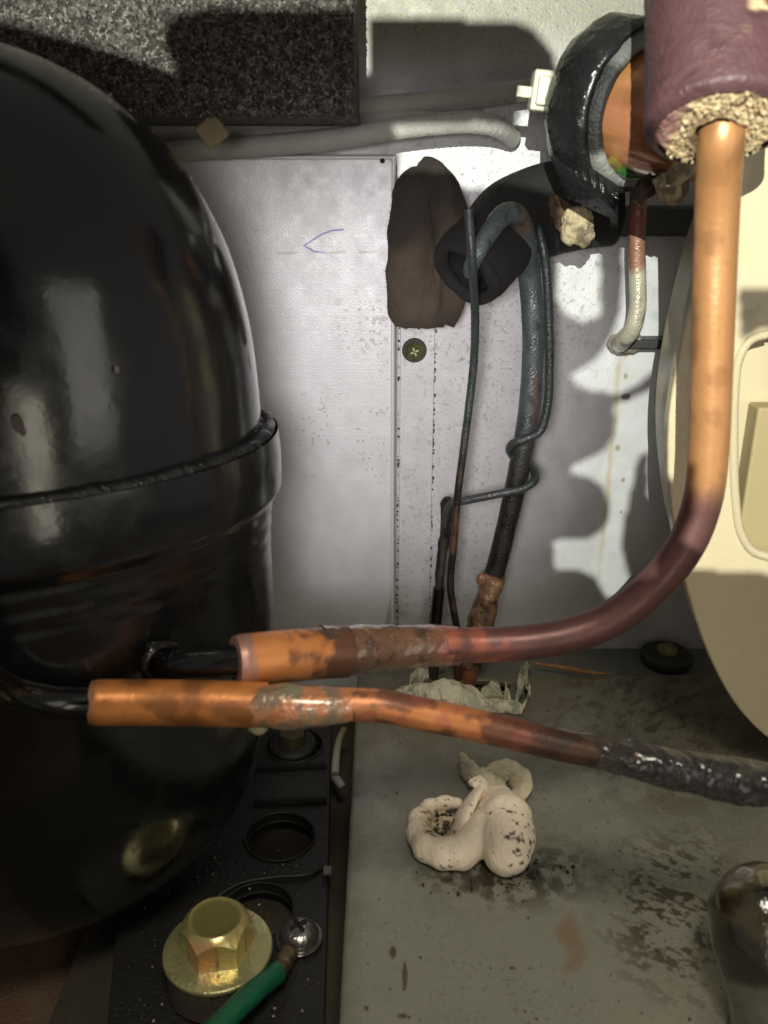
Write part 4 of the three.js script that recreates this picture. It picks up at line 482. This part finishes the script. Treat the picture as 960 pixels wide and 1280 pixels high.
// cream fan shroud with its slot
{
  const z = -0.2, T = 0.0026, P = (a, b, d = z) => { const p = at(a, b, d); return new THREE.Vector2(p.x, p.y); };
  const t = thing('fan_shroud', 'cream plastic fan shroud with a rounded slot, right edge of the picture', 'fan shroud', at(960, 560, z).toArray());
  const out = [[905, 250], [886, 300], [868, 365], [852, 435], [840, 510], [837, 560], [839, 610], [850, 690], [874, 780], [903, 848], [935, 895], [975, 930], [1040, 972], [1150, 1010]].map(([a, b]) => P(a, b));
  const s = new THREE.Shape(); s.moveTo(out[0].x, out[0].y); s.splineThru(out.slice(1)); const br = P(1350, 1010), tr = P(1350, 150), tl = P(935, 165); s.lineTo(br.x, br.y); s.lineTo(tr.x, tr.y); s.lineTo(tl.x, tl.y); s.closePath();
  const h = new THREE.Path(), hp = [[1010, 418], [960, 416], [936, 425], [922, 450], [917, 490], [916, 560], [918, 620], [925, 665], [940, 688], [962, 696], [1010, 698]].map(([a, b]) => P(a, b)); h.moveTo(hp[0].x, hp[0].y); h.splineThru(hp.slice(1)); h.closePath(); s.holes.push(h);
  const cream = mat([0.54, 0.45, 0.30], 0.55, 0, { bumpMap: clone(grit, 50), bumpScale: 0.00005, roughnessMap: clone(smudge, 20), clearcoat: 0.1 });
  const g = new THREE.ExtrudeGeometry(s, { depth: T, bevelEnabled: true, bevelThickness: 0.0006, bevelSize: 0.0006, bevelSegments: 3, curveSegments: 60 }); g.translate(0, 0, z - T); obj('shroud_plate', g, cream, t);
  // raised lip round the slot and dished hub behind it
  const lip = new THREE.CatmullRomCurve3([...hp.slice(1, -1)].map((p) => V(p.x - 0.0, p.y, z + 0.0004)), false, 'centripetal'); obj('slot_lip', new THREE.TubeGeometry(lip, 80, 0.0011, 10, false), cream, t);
  const hb = new THREE.Shape(); { const q = [[905, 395], [1250, 395], [1250, 715], [905, 715]].map(([a, b]) => P(a, b)); hb.moveTo(q[0].x, q[0].y); q.slice(1).forEach((k) => hb.lineTo(k.x, k.y)); hb.closePath(); }
  obj('hub_plate', new THREE.ExtrudeGeometry(hb, { depth: 0.002, bevelEnabled: false }).translate(0, 0, z - 0.013), cream, t);
  const r0 = at(941, 505, z - 0.008), r1 = at(1010, 688, z - 0.008); obj('hub_rib', bx(r0.x, r1.x, r1.y, r0.y, z - 0.0109, z - 0.0045, 0.0008), mat([0.34, 0.27, 0.14], 0.6), t);
  const rim = new THREE.CatmullRomCurve3(out.slice(0, 12).map((p) => V(p.x + 0.0006, p.y, z - T - 0.004)), false, 'centripetal');
  // rolled edge going back towards the wall
  const cv = new THREE.CatmullRomCurve3(out.slice(0, 13).map((p) => V(p.x, p.y, 0))), pts = cv.getPoints(90), pos = [], idx = []; pts.forEach((p) => { for (const [dx, dz] of [[0.0002, z - T], [0.0026, z - T - 0.006], [0.006, z - T - 0.03]]) pos.push(p.x + dx, p.y, dz); }); for (let i = 0; i < pts.length - 1; i++) for (let j = 0; j < 2; j++) { const a = i * 3 + j, b = a + 3; idx.push(a, b, a + 1, b, b + 1, a + 1); }
  const rg = new THREE.BufferGeometry(); rg.setAttribute('position', new THREE.Float32BufferAttribute(pos, 3)); rg.setIndex(idx); planar(rg, (x, y, w) => [y * 50, w * 50]); rg.computeVertexNormals(); const cm = cream.clone(); cm.side = THREE.DoubleSide; obj('rolled_edge', rg, cm, t);
}
// smoky fitting, bottom right
{
  const P = (a, b, d) => atY(a, b, PT + d), base = P(975, 1310, 0.0008), pts = [base, P(968, 1268, 0.006), P(962, 1210, 0.013), P(956, 1150, 0.020), P(950, 1098, 0.0255), P(947, 1076, 0.028)], t = thing('smoky_cap', 'dark smoky rounded fitting standing on the grey box, bottom right corner', 'fitting', [base.x, PT, base.z]);
  const m = vmat(0.16, 0, { clearcoat: 1, clearcoatRoughness: 0.08, bumpMap: clone(grit, 0.3), bumpScale: 0.0002 });
  obj('dome', sweep(pts, (q, a) => (0.0080 + 0.0022 * sm(0.2, 0.6, q) + 0.0004 * (fbm(Math.cos(a) * 1.5, Math.sin(a) * 1.5, q * 5, 3) - 0.5)) * (q > 0.7 ? Math.sqrt(Math.max(0.0004, 1 - ((q - 0.7) / 0.3) ** 2)) : 1), { seg: 90, rad: 56, col: (q, a, p) => { const n = fbm(p.x * 120, p.y * 260, p.z * 120); let c = mix([0.010, 0.009, 0.006], [0.05, 0.038, 0.018], sm(0.4, 0.72, n)); c = mix(c, [0.12, 0.09, 0.04], 0.7 * sm(0.56, 0.7, fbm(p.x * 90, p.y * 90, p.z * 90 + 6))); return mix(c, mix([0.05, 0.047, 0.036], [0.12, 0.115, 0.09], fbm(p.x * 500, p.y * 500, p.z * 500)), sm(0.42, 0.36, q)); } }), m, t);
  obj('foot_ring', sweep([P(975, 1318, 0.0004), P(973, 1300, 0.003)], 0.0088, { seg: 8, rad: 40, col: (q, a, p) => mix([0.05, 0.045, 0.035], [0.11, 0.10, 0.08], fbm(p.x * 600, p.y * 600, p.z * 600)) }), vmat(0.6), t);
}
// floor fixing behind the box, splinter, torn seal
{
  const c = at(835, 806, -0.2625); c.y = 0.0149 - 0.0001; const t = thing('ledge_grommet', 'dark round grommet with brass screw at the back corner, beside the shroud', 'grommet', [c.x, 0.0148, c.z]);
  obj('grommet', lathe([[0.002, 0.0149], [0.0080, 0.0149], [0.0086, 0.0159], [0.0084, 0.0180], [0.0074, 0.0188], [0.002, 0.0188]], 48).translate(c.x, 0, c.z), mat([0.02, 0.019, 0.016], 0.6), t);
  obj('screw_head', lathe([[0.0034, 0.0188], [0.0034, 0.0200], [0.0022, 0.0211], [0.0002, 0.0215]], 30).translate(c.x, 0, c.z), mat([0.22, 0.18, 0.06], 0.4, 0.6, { bumpMap: gritFine, bumpScale: 0.0004 }), t);
  const s = [atY(668, 829, 0.0185), atY(700, 834, 0.0182), atY(735, 840, 0.0176), atY(766, 843, 0.017)];
  tag(obj('splinter', sweep(s, (q, a) => 0.0009 * Math.sin(Math.PI * Math.min(0.98, 0.12 + q * 0.86)) * 0.8 + 0.0001, { seg: 40, rad: 10, col: (q, a, p) => mix([0.16, 0.07, 0.02], [0.32, 0.15, 0.05], noise(p.x * 900, p.z * 900)) }), vmat(0.7)), 'thin reddish brown splinter lying on the rear of the grey box', 'splinter');
}
{
  const y = PT, h = atY(604, 852, PT), t = thing('torn_seal', 'torn greenish white sealing paste round the tube hole in the grey box', 'seal', [h.x, PT, h.z]);
  const m = vmat(0.75, 0, { bumpMap: grit1, bumpScale: 0.0006, side: THREE.DoubleSide });
  const tint = (x, yy, z) => { const n = fbm(x * 350, yy * 350, z * 350); let c = mix([0.46, 0.42, 0.31], [0.78, 0.72, 0.57], n); c = mix(c, [0.08, 0.16, 0.11], 0.75 * sm(0.012, 0.024, x - h.x + 0.022) * sm(0.52, 0.66, fbm(x * 300, yy * 300, z * 300 + 7))); return mix(c, [0.16, 0.12, 0.08], 0.7 * sm(0.60, 0.70, fbm(x * 500, yy * 500, z * 500 + 12))); };
  const P = (a, b, d) => atY(a, b, y + d);
  const ch = []; const chain = (pts, r0, r1) => { for (let i = 0; i + 1 < pts.length; i++) ch.push([pts[i], pts[i + 1], r0 + (r1 - r0) * i / pts.length, r0 + (r1 - r0) * (i + 1) / pts.length]); };
  chain([P(508, 874, 0.001), P(530, 872, 0.003), P(556, 870, 0.0045), P(580, 878, 0.002)], 0.0040, 0.0050); chain([P(560, 862, 0.004), P(585, 868, 0.003), P(602, 884, 0.001)], 0.0018, 0.0016); chain([P(600, 882, 0.0012), P(620, 884, 0.001), P(642, 884, 0.001)], 0.0021, 0.0026);
  const lo = P(490, 900, 0); const g = blob(ch, V(lo.x - 0.004, PT - 0.006, lo.z - 0.03), 0.05, 72, 0.0025, (p) => 0.0013 * (fbm(p.x * 300, p.y * 300, p.z * 300, 3) - 0.5) * 2);
  const pp = g.attributes.position; for (let i = 0; i < pp.count; i++) if (pp.getY(i) < PT + 0.0003) pp.setY(i, PT + 0.0003); g.computeVertexNormals(); obj('paste', paint(g, tint), m, t);
  // torn upright flakes
  const flake = (pts, w, hgt, sd) => { const N = 40, pos = [], idx = []; const cv = new THREE.CatmullRomCurve3(pts); for (let i = 0; i <= N; i++) { const q = i / N, o = cv.getPointAt(q), H = hgt * (0.35 + 0.95 * fbm(q * 6 + sd, 2, 1, 3)) * sm(-0.05, 0.2, q) * sm(1.05, 0.75, q); for (let j = 0; j <= 8; j++) { const v = j / 8; pos.push(o.x + 0.0016 * Math.sin(v * 2 + sd + q * 5) * v + 0.0005 * (noise(q * 20, v * 6, sd) - 0.5), o.y + H * v, o.z + w * v * (0.4 + Math.sin(q * 9 + sd)) ); } } for (let i = 0; i < N; i++) for (let j = 0; j < 8; j++) { const a = i * 9 + j, b = a + 9; idx.push(a, b, a + 1, b, b + 1, a + 1); } const f = new THREE.BufferGeometry(); f.setAttribute('position', new THREE.Float32BufferAttribute(pos, 3)); f.setIndex(idx); planar(f, (x, yy, z) => [x * 100, (yy + z) * 100]); f.computeVertexNormals(); return paint(f, tint); };
  obj('torn_flake', flake([P(640, 886, 0), P(652, 872, 0), P(660, 850, 0), P(656, 834, 0)], 0.002, 0.009, 1), m, t);
  obj('torn_flake', flake([P(598, 880, 0), P(612, 878, 0), P(624, 880, 0), P(645, 888, 0)], 0.002, 0.0085, 4), m, t);
  obj('torn_flake', flake([P(506, 862, 0), P(528, 852, 0), P(545, 842, 0), P(552, 835, 0)], 0.002, 0.006, 7), m, t);
  obj('torn_flake', flake([P(648, 892, 0), P(658, 880, 0), P(664, 864, 0)], -0.002, 0.006, 11), m, t);
}

// ------------------------------------------------------------------ the lump of putty
{
  const P = (a, b, d) => atY(a, b, PT + d), t = thing('putty_lump', 'pale kneaded lump of putty with black dirt on the grey box', 'putty', P(592, 1060, 0).toArray());
  const ch = [], chain = (pts, rs, sq = 1) => { for (let i = 0; i + 1 < pts.length; i++) ch.push([pts[i], pts[i + 1], rs[i], rs[i + 1], sq]); };
  chain([P(633, 1064, 0.0052), P(634, 1046, 0.0062), P(632, 1024, 0.0072), P(624, 1004, 0.0066)], [0.0056, 0.0064, 0.0062, 0.0044]);          // bulb
  chain([P(618, 1016, 0.006), P(602, 1040, 0.0055), P(588, 1056, 0.0045)], [0.0042, 0.004, 0.0038]);                                          // shoulder
  chain([P(590, 1055, 0.0040), P(574, 1066, 0.0036), P(552, 1067, 0.0034), P(534, 1058, 0.0033), P(524, 1042, 0.0032), P(525, 1024, 0.0034), P(538, 1010, 0.0036), P(556, 1004, 0.0034), P(572, 1004, 0.003)], [0.0039, 0.0037, 0.0035, 0.0034, 0.0030, 0.0026, 0.0020, 0.0016, 0.0013]);   // curl
  chain([P(540, 1036, 0.0012), P(558, 1030, 0.0012), P(572, 1034, 0.0014)], [0.0022, 0.0026, 0.0024], 1.3);                                                                 // floor of the curl
  const g = blob(ch, P(505, 1110, -0.0045).add(V(0, 0, -0.034)), 0.040, 100, 0.0014, (p) => 0.00035 * (fbm(p.x * 260, p.y * 260, p.z * 260, 3) - 0.5) * 2);
  const pp = g.attributes.position; for (let i = 0; i < pp.count; i++) if (pp.getY(i) < PT + 0.0004) pp.setY(i, PT + 0.0004); g.computeVertexNormals();
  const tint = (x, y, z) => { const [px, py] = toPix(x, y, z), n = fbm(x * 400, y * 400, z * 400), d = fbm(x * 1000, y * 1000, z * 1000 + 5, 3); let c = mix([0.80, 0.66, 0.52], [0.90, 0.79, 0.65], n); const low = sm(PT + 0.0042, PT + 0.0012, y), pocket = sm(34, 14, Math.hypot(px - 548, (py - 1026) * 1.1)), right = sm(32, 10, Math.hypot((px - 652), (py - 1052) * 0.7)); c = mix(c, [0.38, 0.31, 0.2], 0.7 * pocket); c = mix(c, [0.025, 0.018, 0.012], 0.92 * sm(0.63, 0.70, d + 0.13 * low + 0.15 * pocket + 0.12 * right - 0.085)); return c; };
  const pm = vmat(0.55, 0, { bumpMap: clone(grit, 0.9), bumpScale: 0.00022, specularIntensity: 0.5 });
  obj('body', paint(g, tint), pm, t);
  // folded ribbon rising out of the curl
  const rib = (pts, w, th, tw) => sweep(pts, (q, a) => { const e = a + tw * q; return w / Math.sqrt(Math.cos(e) ** 2 + (w / th * Math.sin(e)) ** 2) * (0.75 + 0.35 * Math.sin(Math.PI * (0.15 + 0.75 * q))) + 0.00015 * (noise(q * 30, a * 3) - 0.5); }, { seg: 60, rad: 36, col: (q, a, p) => tint(p.x, p.y, p.z) });
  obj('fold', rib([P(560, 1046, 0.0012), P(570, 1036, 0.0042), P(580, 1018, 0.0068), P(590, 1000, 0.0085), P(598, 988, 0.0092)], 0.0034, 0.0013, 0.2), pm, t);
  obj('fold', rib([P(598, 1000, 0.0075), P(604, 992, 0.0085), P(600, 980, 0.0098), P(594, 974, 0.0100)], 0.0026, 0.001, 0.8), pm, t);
  const tail = vmat(0.7, 0, { bumpMap: grit1, bumpScale: 0.0003 }), tt = (q, a, p) => mix([0.46, 0.40, 0.28], [0.68, 0.60, 0.44], fbm(p.x * 300, p.y * 300, p.z * 300));
  const T = (pts, w, th, tw) => sweep(pts, (q, a) => { const e = a + tw * q; return w / Math.sqrt(Math.cos(e) ** 2 + (w / th * Math.sin(e)) ** 2) * (0.55 + 0.5 * Math.sin(Math.PI * (0.2 + 0.7 * q))) * (0.62 + 0.9 * fbm(q * 11 + w * 900, Math.cos(a) * 1.5, Math.sin(a) * 1.5, 3)); }, { seg: 60, rad: 30, col: tt });
  obj('tail', T([P(576, 950, 0.0035), P(584, 962, 0.0042), P(597, 972, 0.005), P(614, 980, 0.0048), P(630, 986, 0.003)], 0.0028, 0.0009, 1.2), tail, t);
  obj('tail', T([P(606, 972, 0.003), P(625, 964, 0.0035), P(642, 966, 0.0035), P(652, 978, 0.003), P(650, 992, 0.0022), P(638, 998, 0.002)], 0.003, 0.001, 1.4), tail, t);
  const gr = []; for (let i = 0; i < 240; i++) { const k = rnd(); let a, b; if (k < 0.4) { a = 524 + rnd() * 46; b = 1018 + rnd() * 24; } else if (k < 0.7) { a = 628 + rnd() * 44; b = 1074 + rnd() * 26; } else { a = 520 + rnd() * 200; b = 1080 + rnd() * 40; } const inC = k < 0.4, p = P(a, b, inC ? 0.0032 : 0.0003); gr.push(new THREE.IcosahedronGeometry(0.00012 + rnd() * rnd() * 0.0005, 0).rotateX(rnd() * 6).scale(1, 0.7, 1.2).translate(p.x, p.y, p.z)); }
  const gm = obj('dirt_grain', mergeGeometries(gr), mat([0.022, 0.016, 0.011], 0.9), t); gm.userData.kind = 'stuff';
}
// loose grit on the box and on the black plate
{
  const gr = []; for (let i = 0; i < 320; i++) { const a = 440 + rnd() * 520, b = 850 + rnd() * 430, p = atY(a, b, PT + 0.00015); if (b < 880 && Math.abs(a - 600) < 90) continue; gr.push(new THREE.IcosahedronGeometry(0.00005 + rnd() ** 5 * 0.0003, 0).rotateX(rnd() * 6).translate(p.x, p.y, p.z)); }
  const g = obj('grit', mergeGeometries(gr), mat([0.05, 0.038, 0.025], 0.9)); tag(g, 'loose dark grit scattered over the grey box top', 'grit'); g.userData.kind = 'stuff';
  const d = []; for (let i = 0; i < 160; i++) { const a = 160 + rnd() * 245, b = 1060 + rnd() * 220, p = atY(a, b, 0.0005); d.push(new THREE.IcosahedronGeometry(0.00006 + rnd() ** 4 * 0.0003, 0).translate(p.x, p.y, p.z)); }
  const q = obj('pale_dust', mergeGeometries(d), mat([0.3, 0.27, 0.22], 0.9)); tag(q, 'pale dust specks on the black mounting plate', 'dust'); q.userData.kind = 'stuff';
}

renderer.render(scene, camera);
